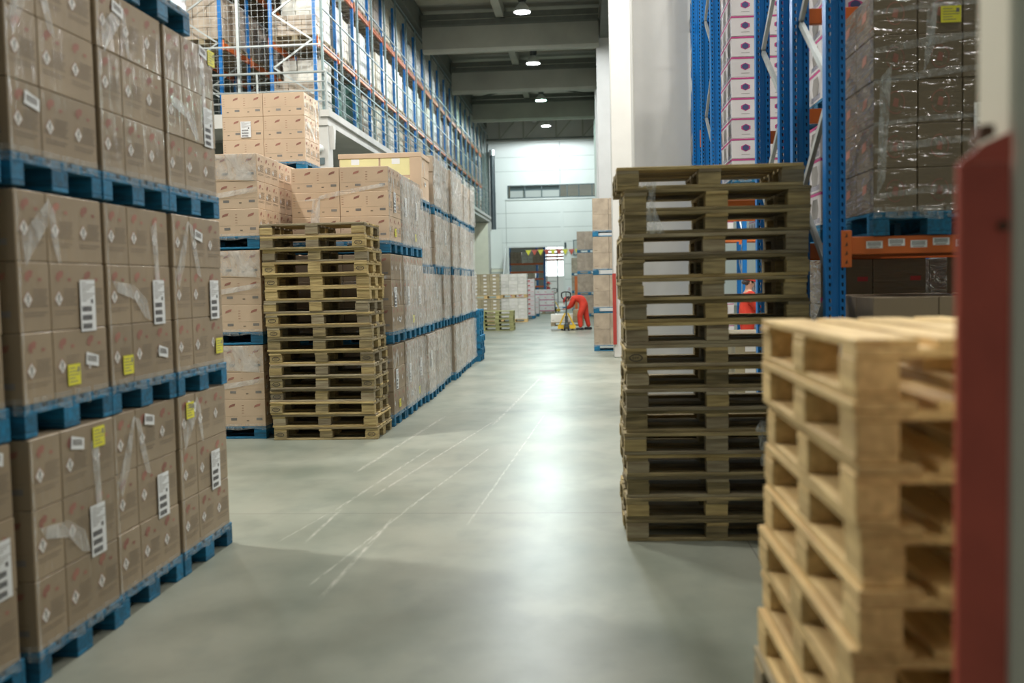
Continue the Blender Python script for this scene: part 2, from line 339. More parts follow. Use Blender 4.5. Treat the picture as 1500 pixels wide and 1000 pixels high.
for x in (-.5275, 0, .5275):
    PARTS.append(('stringer_board', 's', x, 0, .1))
    PARTS += [('block', 'b', x, -.35, .022), ('block', 'c', x, 0, .022), ('block', 'b', x, .35, .022)]
PARTS += [('bottom_board', 'bn', 0, -.35, 0), ('bottom_board', 'bw', 0, 0, 0), ('bottom_board', 'bn', 0, .35, 0)]
def simple_pallet(mat):
    m = MB(); d = pal_meshes(mat)
    for n_, k_, x, y, z in PARTS:
        me = d[k_]; k = len(m.v); m.v += [(v.co.x+x, v.co.y+y, v.co.z+z) for v in me.vertices]
        for p in me.polygons: m.f.append([k+i for i in p.vertices]); m.m.append(m.mi(mat))
    return m.mesh('pallet')
def pallet(name, mat, x, y, z, rz, label, group, detail=True, mats=None, stamp=False):
    """x,y = centre; long side along local X"""
    if not detail:
        me = cached(('sp', mat), lambda: simple_pallet(mat)); o = mk(name, me, None, (x, y, z)); o.rotation_euler.z = rz; return tag(o, label, 'pallet', group)
    t = thing(name, label, 'pallet', (x, y, z), rz, group)
    for n_, k_, px, py, pz in PARTS:
        mt = rnd.choice(mats) if mats else mat
        o = mk(n_, pal_meshes(mt)[k_], t, (px+(rnd.uniform(-.006, .006) if mats else 0), py+(rnd.uniform(-.004, .004) if mats else 0), pz))
        if stamp and n_ == 'block' and py == -.35 and px != 0 and rnd.random() < .55:
            mk('stamp', stamp_mesh(), o, (0, -.0512, .039))
    return t
def stamp_mesh():
    def f():
        m = MB(); N = 20
        for i in range(N):
            a, c = 2*math.pi*i/N, 2*math.pi*(i+1)/N
            m.poly([(.045*math.cos(a), 0, .024*math.sin(a)), (.045*math.cos(c), 0, .024*math.sin(c)), (.038*math.cos(c), 0, .018*math.sin(c)), (.038*math.cos(a), 0, .018*math.sin(a))], 'print_black')
        for x in (-.022, -.006, .010): m.poly([(x, 0, -.008), (x+.003, 0, -.008), (x+.003, 0, .008), (x, 0, .008)], 'print_black'); m.poly([(x, 0, .005), (x+.011, 0, .005), (x+.011, 0, .008), (x, 0, .008)], 'print_black')
        m.poly([(-.022, 0, -.008), (-.011, 0, -.008), (-.011, 0, -.005), (-.022, 0, -.005)], 'print_black')
        return m.mesh('stamp')
    return cached('stamp', f)
# ------------------------------------------------------------ cartons
class Face:
    """local frame on a carton face: u right, v up, seen from outside"""
    def __init__(s, mb, o, u, n): s.mb = mb; s.o = Vector(o); s.u = Vector(u); s.n = Vector(n)
    def p(s, u, v, off): return s.o+s.u*u+Vector((0, 0, v))+s.n*off
    def poly(s, uv, mat, off=.0012): s.mb.poly([s.p(u, v, off) for u, v in uv], mat)
    def rect(s, u0, u1, v0, v1, mat, off=.0012): s.poly([(u0, v0), (u1, v0), (u1, v1), (u0, v1)], mat, off)
def print_hazard(F, u, h):
    k = h/.31
    F.poly([(u+.05, .232*k), (u+.115, .243*k), (u+.125, .268*k), (u+.10, .275*k), (u+.065, .262*k)], 'print_red')
    F.poly([(u+.065, .222*k), (u+.09, .225*k), (u+.088, .238*k), (u+.068, .236*k)], 'print_red')
    F.rect(u+.165, u+.195, .225*k, .240*k, 'print_red')
    c, z = u+.075, .145*k
    for r, m_, o_ in ((.040, 'print_red', .001), (.035, 'print_white', .0016)): F.poly([(c-r, z), (c, z-r), (c+r, z), (c, z+r)], m_, o_)
    F.rect(c-.005, c+.005, z-.006, z+.020, 'print_black', .0022); F.rect(c-.005, c+.005, z-.018, z-.010, 'print_black', .0022)
    for i in range(7):
        v = (.185-.012*i)*k
        F.rect(u+(.12 if i < 5 else .03), u+.245-.01*(i % 3), v, v+.0045, 'print_grey')
    F.rect(u+.035, u+.235, .085*k, .089*k, 'print_grey'); F.rect(u+.035, u+.21, .072*k, .076*k, 'print_grey')
def print_side(F, u, h):
    k = h/.31
    F.poly([(u+.165, .215*k), (u+.235, .235*k), (u+.245, .262*k), (u+.215, .258*k), (u+.175, .242*k)], 'print_red')
    F.rect(u+.19, u+.26, .07*k, .098*k, 'print_slate'); F.rect(u+.075, u+.105, .06*k, .072*k, 'print_grey')
    F.rect(u+.02, u+.27, .118*k, .1195*k, 'print_grey')
    for i in range(4): F.rect(u+.02, u+.045, (.24-.03*i)*k, (.245-.03*i)*k, 'print_red')
def print_emblem(F, u, w_, h):
    F.rect(u, u+w_, h-.026, h-.004, 'print_magenta')
    c, z = u+w_*.42, h*.52
    F.poly([(c-.055, z-.018), (c-.03, z-.03), (c, z-.045), (c+.03, z-.03), (c+.055, z-.018), (c+.055, z+.018), (c+.03, z+.03), (c, z+.045), (c-.03, z+.03), (c-.055, z+.018)], 'print_magenta', .001)
    F.poly([(c-.032, z-.02), (c, z-.036), (c+.032, z-.02), (c+.04, z), (c+.032, z+.02), (c, z+.036), (c-.032, z+.02), (c-.04, z)], 'print_navy', .0018)
    F.rect(c-.05, c+.05, .045, .050, 'print_slate')
def print_round(F, u, w_, h):
    c, z, N = u+w_*.5, h*.48, 20
    for i in range(N):
        if i % 7 == 3: continue
        a, d = 2*math.pi*i/N, 2*math.pi*(i+1)/N
        F.poly([(c+.055*math.cos(a), z+.07*math.sin(a)), (c+.055*math.cos(d), z+.07*math.sin(d)), (c+.050*math.cos(d), z+.064*math.sin(d)), (c+.050*math.cos(a), z+.064*math.sin(a))], 'print_red')
    F.poly([(c-.02, z-.02), (c+.012, z-.03), (c+.02, z+.02), (c-.008, z+.03)], 'print_red')
    F.rect(u+.02, u+w_-.02, .02, .024, 'print_grey')
def carton_mesh(wx, wy, h, style, mat):
    def f():
        m = MB(); g_ = .0025
        m.cbox(g_, wx-g_, g_, wy-g_, .001, h-.001, mat, .004)
        FX = Face(m, (wx-g_, 0, 0), (0, 1, 0), (1, 0, 0)); FY = Face(m, (0, g_, 0), (1, 0, 0), (0, -1, 0)); FW = Face(m, (g_, wy, 0), (0, -1, 0), (-1, 0, 0))
        if style == 'hazard':
            for i in range(max(1, round(wy/.267))): print_hazard(FX, i*wy/max(1, round(wy/.267)), h)
            for i in range(max(1, round(wx/.3))): print_side(FY, i*.3, h)
        elif style == 'emblem':
            print_emblem(FY, g_, wx-2*g_, h)
            FW.rect(0, wy, h-.026, h-.004, 'print_magenta'); FW.poly([(wy*.3, .05), (wy*.7, .05), (wy*.8, h*.5), (wy*.7, h*.8), (wy*.3, h*.8), (wy*.2, h*.5)], 'print_slate')
            for i in range(4): FW.rect(wy*.1, wy*.9, .02+.01*i, .024+.01*i, 'print_navy')
        elif style == 'round':
            for i in range(1): print_round(FY, 0, wx, h)
            FW.poly([(wy*.35, h*.45), (wy*.6, h*.5), (wy*.62, h*.7), (wy*.4, h*.66)], 'print_red'); FW.rect(wy*.1, wy*.8, .05, .055, 'print_grey')
        elif style == 'dots':
            FY.rect(wx*.3, wx*.62, h*.3, h*.72, 'print_white'); FX.rect(wy*.3, wy*.62, h*.3, h*.72, 'print_white')
        elif style == 'redline':
            FY.poly([(wx*.08, h*.35), (wx*.5, h*.45), (wx*.48, h*.7), (wx*.1, h*.62)], 'print_red_bright'); FY.rect(wx*.1, wx*.9, h*.2, h*.25, 'print_red_bright')
        elif style == 'pinkband':
            FY.rect(0, wx, .01, .05, 'print_magenta'); FY.rect(wx*.7, wx*.9, h*.5, h*.6, 'print_red_bright')
        elif style == 'yellow':
            FY.rect(.015, wx-.015, .02, h-.03, 'print_yellow', .0016); FY.rect(wx*.3, wx*.5, h*.55, h*.8, 'label_white', .0022); FY.rect(wx*.1, wx*.9, h*.3, h*.38, 'print_yellow', .0022)
        elif style == 'plain':
            FY.rect(wx*.1, wx*.3, .06, .07, 'print_grey')
        return m.mesh('carton')
    return cached(('carton', round(wx, 3), round(wy, 3), round(h, 3), style, mat), f)
BRICK = [(0, 0, .6, .267), (.6, 0, .6, .267), (0, .267, .3, .533), (.3, .267, .3, .533), (.6, .267, .3, .533), (.9, .267, .3, .533)]
GRID3 = [(i*.4, j*.267, .4, .2665) for i in range(3) for j in range(3)]
GRID4 = [(i*.3, j*.4, .3, .4) for i in range(4) for j in range(2)]
SIDE2 = [(i*.4, j*.4, .4, .4) for i in range(2) for j in range(3)]          # narrow side to the front
SIDE3 = [(i*.267, j*.4, .2665, .4) for i in range(3) for j in range(3)]
def label_mesh(kind):
    def f():
        m = MB()
        if kind == 'tall':
            m.box(0, .0012, 0, .15, 0, .25, 'label_white'); F = Face(m, (.0012, 0, 0), (0, 1, 0), (1, 0, 0))
            for i in range(9): F.rect(.012, .012+.05+.03*((i*7) % 4), .235-.011*i, .2385-.011*i, 'print_slate', .0006)
            F.rect(.105, .125, .135, .155, 'print_black', .0006)
            for r_ in range(3):
                u = .015
                for j in range(16):
                    w_ = (.003, .005, .002, .006)[(j*5+r_) % 4]; F.rect(u, u+w_, .012+.042*r_, .038+.042*r_, 'print_black', .0006); u += w_+.0025
                    if u > .11: break
        elif kind == 'small':
            m.prism([(0, 0, .02), (0, .125, 0), (0, .13, .055), (0, .01, .08)], (.0012, 0, 0), 'label_white'); F = Face(m, (.0012, 0, 0), (0, 1, 0), (1, 0, 0))
            for j in range(11): u = .018+.0085*j; F.poly([(u, .032-.13*u+.004), (u+.005, .032-.13*u+.004), (u+.005, .066-.13*u), (u, .066-.13*u)], 'print_slate', .0006)
        else:
            m.box(0, .0014, 0, .12, 0, .10, 'label_yellow'); F = Face(m, (.0014, 0, 0), (0, 1, 0), (1, 0, 0))
            for i in range(5): F.rect(.012, .07+.02*(i % 3), .08-.016*i, .084-.016*i, 'print_slate', .0006)
            F.rect(.09, .11, .06, .085, 'print_slate', .0006)
        return m.mesh('label')
    return cached(('label', kind), f)
def skirt_mesh(L_, D_, mode):
    """stretch film pulled over the pallet edge, a torn tail on the aisle face"""
    def f():
        m = MB(); o = .004; k = 26
        # wavy skirt over deck
        def strip(a, b_, nrm):
            pts = []
            for i in range(k+1):
                q = i/k; p = Vector(a).lerp(Vector(b_), q)+Vector(nrm)*(.004+.005*math.sin(i*2.1)+.003*math.sin(i*5.3)); pts.append((p, -.040+.007*math.sin(i*.9)+.006*math.sin(i*.35)))
            for i in range(k):
                (p, z0), (q_, z1) = pts[i], pts[i+1]; m.poly([(p.x, p.y, z0), (q_.x, q_.y, z1), (q_.x, q_.y, .03), (p.x, p.y, .03)], 'film_clear')
        strip((L_, 0, 0), (L_, D_, 0), (1, 0, 0)); strip((0, 0, 0), (L_, 0, 0), (0, -1, 0))
        return m.mesh('stretch_film')
    return cached(('skirt', L_, D_, mode), f)
def tail_mesh(h, v):
    def f():
        m = MB(); x = .0045
        A = [[(.04, h-.20), (.25, h-.05), (.28, h-.02), (.27, h-.14), (.12, h-.28), (.06, h-.34)], [(.27, h-.02), (.33, h-.08), (.37, h-.32), (.34, h-.31), (.29, h-.2)]] if v == 0 else \
            [[(.02, h-.36), (.22, h-.04), (.25, h-.03), (.16, h-.30), (.06, h-.44)], [(.25, h-.04), (.31, h-.06), (.42, h-.38), (.36, h-.36), (.30, h-.22)]] if v == 1 else \
            [[(.05, h-.4), (.3, h-.42), (.45, h-.5), (.5, h-.62), (.42, h-.6), (.3, h-.5), (.1, h-.46)], [(.55, h-.1), (.62, h-.05), (.64, h-.5), (.6, h-.6)]]
        for P_ in A: m.poly([(x+.0007*(i % 3), u, z) for i, (u, z) in enumerate(P_)], 'film_soft')
        # vertical corner crease
        for i in range(10):
            z = i*h/10; m.poly([(x+.001, .002, z), (x+.001, .014+.006*math.sin(i*2.3), z), (x+.003, .012+.006*math.sin((i+1)*2.3), z+h/10), (x+.001, .002, z+h/10)], 'film_haze')
        return m.mesh('stretch_film')
    return cached(('tail', round(h, 2), v), f)
def load(name, x, y, z, lay, lh, label, group, pattern=BRICK, style='hazard', mat='cardboard', L_=1.2, D_=.8, rz=0, tail=None, skirt=True, labels=(), cat='pallet load', jit=.003):
    """x,y = low corner (min x, min y); labels = (kind,u,v) on the +X face"""
    t = thing(name, label, cat, (x, y, z), rz, group)
    if D_ == .8: t.scale.y = .965
    for k in range(lay):
        jx, jy = rnd.uniform(-jit, jit), rnd.uniform(-jit, jit)
        for (px, py, wx, wy) in pattern:
            mk('carton', carton_mesh(wx, wy, lh, style, mat), t, (px+jx, py+jy, k*lh))
    if skirt: mk('stretch_film', skirt_mesh(L_, D_, 0), t, (0, 0, 0))
    if tail is not None: mk('stretch_film', tail_mesh(lay*lh, tail), t, (L_, 0, 0))
    for kd, u, v in labels:
        o = mk('shipping_label' if kd != 'yellow' else 'yellow_label', label_mesh(kd), t, (L_+.0055, u, v))
    return t
# ---- near left wall of loads: faces on X=-2.45, 0.8 m wide each
TN = ['bottom', 'second', 'third', 'top']
CN = ['farthest', 'third nearest', 'second nearest', 'nearest']
YC = [5.75, 4.94, 4.13, 3.28]; PB = [0, 1.095, 2.20]
LBL = {(0, 0): [('tall', .48, .29), ('small', .12, .83), ('yellow', .10, .80)], (0, 1): [('tall', .56, .30), ('yellow', .63, .07), ('small', .33, .79)], (0, 2): [('tall', .59, .31), ('yellow', .70, .85), ('small', .55, .87)],
       (1, 0): [('tall', .50, .29), ('small', .36, .83)], (1, 1): [('tall', .54, .30), ('yellow', .13, .05), ('small', .58, .10)], (1, 2): [('small', .17, .83)],
       (2, 0): [('tall', .51, .29), ('yellow', .57, .82), ('small', .35, .83)], (2, 1): [('tall', .53, .30), ('yellow', .38, .05), ('small', .56, .12)], (2, 2): [('small', .12, .20)],
       (3, 0): [('tall', .6, .30), ('small', .6, .86)], (3, 1): [], (3, 2): []}
for c in range(4):
    for r in range(3):
        dx = rnd.uniform(-.012, .012)-(.03 if c == 3 else 0)
        x0, y0 = -3.65+dx, YC[c]
        pallet('blue_pallet', 'blue_wood', x0+.6, y0+.4, PB[r], 0, 'blue wooden pallet under the %s-tier load of the %s column on the left' % (TN[r], CN[c]), 'blue pallets in the near left wall of cartons')
        load('wrapped_carton_load', x0, y0, PB[r]+.1445, 3, .315, 'brown film-wrapped carton load, %s tier of the %s column on the left' % (TN[r], CN[c]), 'brown carton loads in the near left wall', tail=(c+r) % 3, labels=LBL[(c, r)])
pallet('blue_pallet', 'blue_wood', -3.05, 5.74, 3.305, 0, 'blue pallet highest up at top left, above the third tier of cartons', 'blue pallets in the near left wall of cartons')
load('wrapped_carton_load', -3.65, 5.34, 3.4495, 3, .315, 'carton load cut off by the top edge of the photo at upper left', 'brown carton loads in the near left wall', tail=2, mat='cardboard_film')
# ---- long row on the left of the aisle
S1 = [0, 1.02, 2.135]; H1 = [.285, .318, .30]
for c in range(3):
    for r in range(3):
        x0, y0 = -3.60+rnd.uniform(-.012, .012), 12.0+.82*c
        pallet('blue_pallet', 'blue_wood', x0+.6, y0+.4, S1[r], 0, 'blue pallet, %s tier, %s column behind the left wooden pallet stack' % (TN[r], ORD[c]), 'blue pallets in the front block of the long row')
        lb = [('tall', .15+.1*c, .3)] if r < 2 else [('tall', .3, .36)]
        lb += [('yellow', (.32, .6, .2)[c], .06)] if (c+r) % 2 == 0 else [('small', .4, .1)]
        load('wrapped_carton_load', x0, y0, S1[r]+.1445, 3, H1[r], 'brown carton load, %s tier, %s column behind the left wooden pallet stack' % (TN[r], ORD[c]), 'carton loads in the front block of the long row', tail=(c+2*r) % 3, labels=lb, mat='cardboard_light' if c == 0 and r == 2 else ('cardboard_film' if c else 'cardboard'))
S2 = [0, 1.02, 1.905, 2.845]; H2 = [.285, .245, .262, .22]
for c in range(7):
    for r in range(4):
        x0, y0 = -3.61-.012*c+rnd.uniform(-.035, .035), 14.48+1.1*c
        if r == 3 and c > 0: lay, lh = 3, .25+.012*rnd.random()
        else: lay, lh = 3, H2[r]
        st = 'yellow' if (r == 3 and c == 0) else 'hazard'
        pallet('blue_pallet', 'blue_wood', x0+.6, y0+.4, S2[r], rnd.uniform(-.01, .01), 'blue pallet, %s tier, %s column of the far block of the long row' % (TN[r], ORD[c]), 'blue pallets in the far block of the long row', detail=c < 3)
        load('wrapped_carton_load', x0, y0, S2[r]+.1445, lay if not (r == 3 and c == 0) else 2, lh if not (r == 3 and c == 0) else .33, ('tall load with yellow carton fronts under a brown lid above the long row' if st == 'yellow' else 'film-wrapped carton load, %s tier, %s column of the far block of the long row' % (TN[r], ORD[c])), 'carton loads in the far block of the long row', style=st, mat='cardboard_film' if st != 'yellow' else 'cardboard_light', tail=(c+r) % 3, labels=[('tall', .3, .35)] if (c*3+r) % 4 == 0 else ([('small', .3, .2)] if (c+r) % 3 == 0 else []), jit=.008, pattern=GRID3 if st != 'yellow' else BRICK)
for o in list(COL.objects):
    if 'yellow carton' in str(o.get('label')):
        m = MB(); m.cbox(-.015, 1.215, -.015, .815, .60, .672, 'cardboard_light', .006); m.build('lid', o)
        m = MB(); m.cbox(1.04, 1.21, -.012, .1, 0, .6, 'cardboard_light', .004); m.build('corner_board', o)
# free-hanging crumpled film sheets on the far block
def veil_mesh(h, seed):
    def f():
        q = random.Random(seed); m = MB(); nu, nv = 14, 10; pts = []
        for j in range(nv+1):
            row = []
            for i in range(nu+1):
                row.append((.012+.014*math.sin(i*1.9+q.uniform(-.6, .6))+q.uniform(-.004, .006), .8*i/nu, h*j/nv)); 
            pts.append(row)
        for j in range(nv):
            for i in range(nu): m.poly([pts[j][i], pts[j][i+1], pts[j+1][i+1], pts[j+1][i]], 'film_veil')
        return m.mesh('stretch_film')
    return cached(('veil', round(h, 2), seed), f)
for o in list(COL.objects):
    if o.get('group') in ('carton loads in the far block of the long row', 'carton loads in the front block of the long row') and 'yellow' not in o['label'] and o.location.y > 12.1:
        mk('stretch_film', veil_mesh(.86 if o.location.z < 2.6 or o.location.z > 2.9 else .74, rnd.randint(0, 3)), o, (1.206, 0, -.02))
for k in range(8): pallet('blue_pallet', 'blue_wood', -3.02+rnd.uniform(-.03, .03), 22.4, .145*k, rnd.uniform(-.02, .02), 'loose blue pallet past the long row, %s from the floor' % ORD[k], 'loose blue pallets past the long row', detail=False)
# ---- blocks of loads seen frontally on the left
SA = [0, 1.09, 2.185]
for c, (ax, ay) in enumerate(((-4.93, 11.15), (-4.95, 11.98))):
    for r in range(3):
        lab = 'carton load, %s tier, partly hidden behind the near wall of cartons%s' % (TN[r], '' if c == 0 else ', second row back')
        pallet('blue_pallet', 'blue_wood', ax+.6, ay+.4, SA[r], 0, 'blue pallet, %s tier, left of the left wooden pallet stack%s' % (TN[r], '' if c == 0 else ', second row back'), 'blue pallets left of the wooden stack')
        load('wrapped_carton_load', ax, ay, SA[r]+.1445, 3, .312, lab, 'light brown carton loads left of the wooden stack', mat='cardboard_light', tail=None, skirt=r < 3)
for r in range(4):
    z = (0, 1.125, 2.25, 3.375)[r]
    pallet('blue_pallet', 'blue_wood', -4.57, 14.4, z, 0, 'blue pallet, %s tier of the tallest rear stack on the left' % TN[r], 'pallets of the tallest rear stack', detail=False)
    t = load('wrapped_carton_load', -5.17, 14.0, z+.1445, 3, .325, '%s light brown carton load of the tallest rear stack below the railing' % TN[r], 'loads of the tallest rear stack', mat='cardboard_light', tail=2 if r == 3 else None)
    if r == 3:
        o = mk('shipping_label', label_mesh('tall'), t, (.27, -.006, .36)); o.rotation_euler.z = -math.pi/2; o.scale = (1, 1.0, .9)
# film bands on the front faces (real film strips)
def front_film(t, pts):
    m = MB(); m.poly([(x, -.005, z) for x, z in pts], 'film_soft'); m.build('stretch_film', t)
for o in list(COL.objects):
    if o.name.startswith('wrapped_carton_load') and abs(o.location.y-12.0) < .01 and o.location.x > -4: front_film(o, [(.0, .50), (.6, .56), (1.19, .66), (1.19, .70), (.5, .60), (.36, .56), (.34, .1), (.2, .0), (.26, .5)])
    if o.name.startswith('wrapped_carton_load') and abs(o.location.y-11.15) < .01: front_film(o, [(.5, .40), (1.19, .50), (1.19, .56), (.5, .46)]); front_film(o, [(.62, .66), (1.19, .62), (1.19, .93), (.66, .93)])
# ---- wooden pallet stacks
for k in range(17):
    yel = k in (11, 12, 13)
    ms = ['old_wood_yellow'] if yel else (['old_wood', 'weathered_wood'] +['old_wood_yellow'] if k > 0 else ['old_wood_yellow', 'old_wood'])
    if k in (16, 10): ms = ['old_wood_yellow', 'weathered_wood']
    pallet('wooden_pallet', 'old_wood', -3.045+.004*(8-k)+rnd.uniform(-.014, .014), 11.42+rnd.uniform(-.01, .01), .1442*k, rnd.uniform(-.008, .008), '%s wooden pallet, %s from the floor in the left stack beside the long row' % ('yellowish' if yel else 'weathered brown', ORD[k]), 'wooden pallets in the left stack', mats=ms, stamp=True)
for k in range(17):
    ms = ['old_wood', 'old_wood', 'weathered_wood', 'old_wood', 'weathered_wood', 'old_wood_yellow']
    if k in (10, 0): ms = ['old_wood', 'weathered_wood', 'old_wood_yellow']
    pallet('wooden_pallet', 'old_wood', .825-(.035 if k == 16 else 0)+rnd.uniform(-.016, .016), 6.98+rnd.uniform(-.012, .012), .1452*k, (.012 if k < 12 else .02)+rnd.uniform(-.010, .010), 'grey-brown wooden pallet, %s from the floor in the tall right stack by the aisle' % ORD[k], 'wooden pallets in the tall right stack', mats=ms, stamp=k == 8)
for k in range(11):
    j = 0 if k > 8 else rnd.uniform(-.02, .02)
    pallet('wooden_pallet', 'new_wood', 1.0+j+(0, 0, -.01)[k % 3], 2.91+rnd.uniform(-.015, .015), .1442*k, math.pi/2+rnd.uniform(-.012, .012), 'pale new wooden pallet, %s from the floor in the blurred foreground stack' % ORD[k], 'new wooden pallets in the foreground stack', mats=['new_wood'] if k > 2 else ['new_wood', 'weathered_wood'])
for k in range(5): pallet('wooden_pallet', 'green_wood', -3.35+rnd.uniform(-.02, .02), 36.7, .1445*k, rnd.uniform(-.02, .02), 'greenish wooden pallet, %s from the floor in the low stack far down the aisle' % ORD[k], 'greenish wooden pallets far down the aisle', mats=['green_wood'])
# crumpled film scrap caught in the right stack
def scrap(pts, label):
    m = MB()
    for i in range(len(pts)-1):
        (a, w1), (c, w2_) = pts[i], pts[i+1]
        m.poly([(a[0]-w1, a[1], a[2]), (c[0]-w2_, c[1], c[2]), (c[0], c[1]-.02, c[2]), (a[0], a[1]-.02, a[2])], 'film_haze'); m.poly([(a[0], a[1]-.02, a[2]), (c[0], c[1]-.02, c[2]), (c[0]+w2_, c[1]+.004, c[2]), (a[0]+w1, a[1]+.004, a[2])], 'film_haze')
    one('film_scrap', m, label, 'film scrap', group=None)
scrap([((.36, 6.53, 2.33), .03), ((.40, 6.52, 2.36), .05), ((.42, 6.52, 2.30), .02), ((.41, 6.53, 2.2), .03), ((.43, 6.52, 2.08), .05), ((.44, 6.53, 2.03), .06)], 'torn strip of clear film hanging on the top of the tall right stack')
scrap([((1.13, 6.585, .80), .02), ((1.11, 6.585, .74), .035), ((1.13, 6.585, .66), .03), ((1.15, 6.585, .58), .045), ((1.13, 6.585, .50), .02)], 'crumpled white film dangling between the two right pallet stacks')
# ------------------------------------------------------------ racks
def perf_post(h, w_=.12, d=.09, mat='rack_blue', pitch=.05):
    """upright: front face (-Y) with two columns of real slots, folded flanges"""
    def f():
        m = MB(); x0, x1 = -w_/2, w_/2; y0 = -d/2; n = int(h/pitch); cols = [(-.047, -.031), (.031, .047)]
        m.poly([(x0, y0, 0), (-.047, y0, 0), (-.047, y0, h), (x0, y0, h)], mat); m.poly([(.047, y0, 0), (x1, y0, 0), (x1, y0, h), (.047, y0, h)], mat)
        g = .012
        m.poly([(-.031, y0, 0), (-.024, y0-.0, 0), (-.024, y0, h), (-.031, y0, h)], mat); m.poly([(-.024, y0, 0), (-.02, y0+g, 0), (-.02, y0+g, h), (-.024, y0, h)], mat)
        m.poly([(-.02, y0+g, 0), (.02, y0+g, 0), (.02, y0+g, h), (-.02, y0+g, h)], mat); m.poly([(.02, y0+g, 0), (.024, y0, 0), (.024, y0, h), (.02, y0+g, h)], mat); m.poly([(.024, y0, 0), (.031, y0, 0), (.031, y0, h), (.024, y0, h)], mat)
        for a, c in cols:
            for i in range(n):
                z = i*pitch; zt = z+pitch
                m.poly([(a, y0, z), (c, y0, z), (c, y0, z+.016), (a, y0, z+.016)], mat); m.poly([(a, y0, z+.040), (c, y0, z+.040), (c, y0, zt), (a, y0, zt)], mat)
                s = .005; m.poly([(a, y0, z+.016), (a+s, y0, z+.016), (a+s*.3, y0, z+.04), (a, y0, z+.04)], mat)
                m.poly([(a, y0+.010, z+.012), (c, y0+.010, z+.012), (c, y0+.010, z+.044), (a, y0+.010, z+.044)], 'slot_shade')  # dark backing painted in for the shade inside each slot
        for x in (x0, x1-.003): m.box(x, x+.003, y0+.0005, -y0, 0, h, mat)
        m.box(x0+.003, x0+.03, -y0-.003, -y0, 0, h, mat); m.box(x1-.03, x1-.003, -y0-.003, -y0, 0, h, mat)
        return m.mesh('upright')
    return cached(('post', h, w_, d, mat), f)
def plain_post(h, mat='rack_blue', w_=.1):
    def f():
        m = MB(); m.box(-w_/2, w_/2, -w_*.4, w_*.4, 0, h, mat); return m.mesh('upright')
    return cached(('ppost', h, mat, w_), f)
def rack_x(label, x_frames, y0, y1, z0, h, levels, detail, loc_labels=None, brace_skip=(), levels_rear=None, zoff=0):
    """rack running along X; frames at x, posts at y0 and y1"""
    t = thing('pallet_rack', label, 'rack', (x_frames[0], y0, z0))
    ox, oy = x_frames[0], y0
    for i, x in enumerate(x_frames):
        for y in (y0, y1): mk('upright', perf_post(h) if detail and i < 2 else plain_post(h, w_=.12), t, (x-ox, y-oy+.045*(1 if y == y0 else -1), 0))
        m = MB(); z = .35+zoff; fl = 0; ya, yb = y0-oy+.09, y1-oy-.09
        while z+1.05 < h:
            a, c = ((ya, z), (yb, z+.62)) if fl == 0 else ((yb, z), (ya, z+.62))
            m.bar((x-ox, a[0], a[1]), (x-ox, c[0], c[1]), 0, 'galvanised', rect=(.03, .045)); z += .62; fl ^= 1
        m.build('brace', t)
    for li, z in enumerate(levels):
        for fr, y in enumerate((y0, y1)):
            zz = z if fr == 0 or levels_rear is None else levels_rear[li]
            for i in range(len(x_frames)-1):
                a, c = x_frames[i]-ox+.065, x_frames[i+1]-ox-.065; yy = y-oy+(.0 if fr == 0 else -.05)
                m = MB(); m.cbox(a, c, yy, yy+.05, zz-.11, zz, 'rack_orange', .004)
                bm_ = m.build('beam', t)
                if fr == 0 and i == 0:
                    for xx in (a-.005, c-.055):
                        m = MB(); m.cbox(xx-.03, xx+.035, yy-.012, yy-.002, zz-.19, zz+.04, 'rack_orange', .003)
                        for q in range(4): m.prism([(xx-.008, yy-.0125, zz-.17+.055*q), (xx+.010, yy-.0125, zz-.165+.055*q), (xx+.004, yy-.0125, zz-.14+.055*q)], (0, -.002, 0), 'rust')
                        m.build('connector', t)
                if fr == 0 and loc_labels and li in loc_labels and i == 0:
                    for q in range(9):
                        m = MB(); u = a+.12+q*.135; v = zz-.075+.012*(q % 2); m.box(u, u+.10, yy-.0025, yy-.0005, v, v+.045, 'label_white')
                        for s_ in range(9): m.box(u+.01+.009*s_, u+.014+.009*s_, yy-.0032, yy-.0026, v+.014, v+.040, 'print_black')
                        m.box(u+.015, u+.08, yy-.0032, yy-.0026, v+.004, v+.009, 'print_slate'); m.build('location_label', t)
    return t
FX = [1.55, 4.35, 7.15]
rack_x('blue and orange rack nearest on the right holding the glossy brown carton load', FX, 6.4, 7.5, 0, 5.9, [1.975, 3.66], True, (0,), zoff=.1)
rack_x('blue and orange rack directly behind the nearest right rack', FX, 7.9, 9.05, 0, 5.9, [1.985, 3.02], True, zoff=.25)
rack_x('blue and orange rack holding the tall white and pink load', [1.58, 4.38, 7.18], 12.4, 13.5, 0, 6.9, [2.79, 5.45], True, (0,), zoff=.4)
rack_x('blue and orange rack backing onto the white and pink load', [1.52, 4.32, 7.12], 13.9, 15.0, 0, 6.9, [2.68, 3.72], True, (0,), zoff=0)
rack_x('most distant rack on the right, behind the red-clad worker in the gap', [1.55, 4.3, 7.05], 27.9, 29.0, 0, 8, [2.85, 4.7], False, zoff=0)
def xload(x, y, z, lay, lh, label, style, mat, pattern=SIDE3, pal='blue_wood', L_=.8, D_=1.2, name='carton_load', group=None, skirt=True):
    pallet('blue_pallet' if pal == 'blue_wood' else 'wooden_pallet', pal, x+L_/2, y+D_/2, z, math.pi/2 if L_ < D_ else 0, ('blue pallet' if pal == 'blue_wood' else 'wooden pallet')+' carrying the '+label, None, detail=(y < 20))
    return load(name, x, y, z+.1445, lay, lh, label, group, pattern=pattern, style=style, mat=mat, L_=L_, D_=D_, skirt=skirt)
t = xload(1.77, 6.37, 1.977, 5, .27, 'glossy dark brown carton load on the nearest right rack', 'round', 'cardboard_dark')
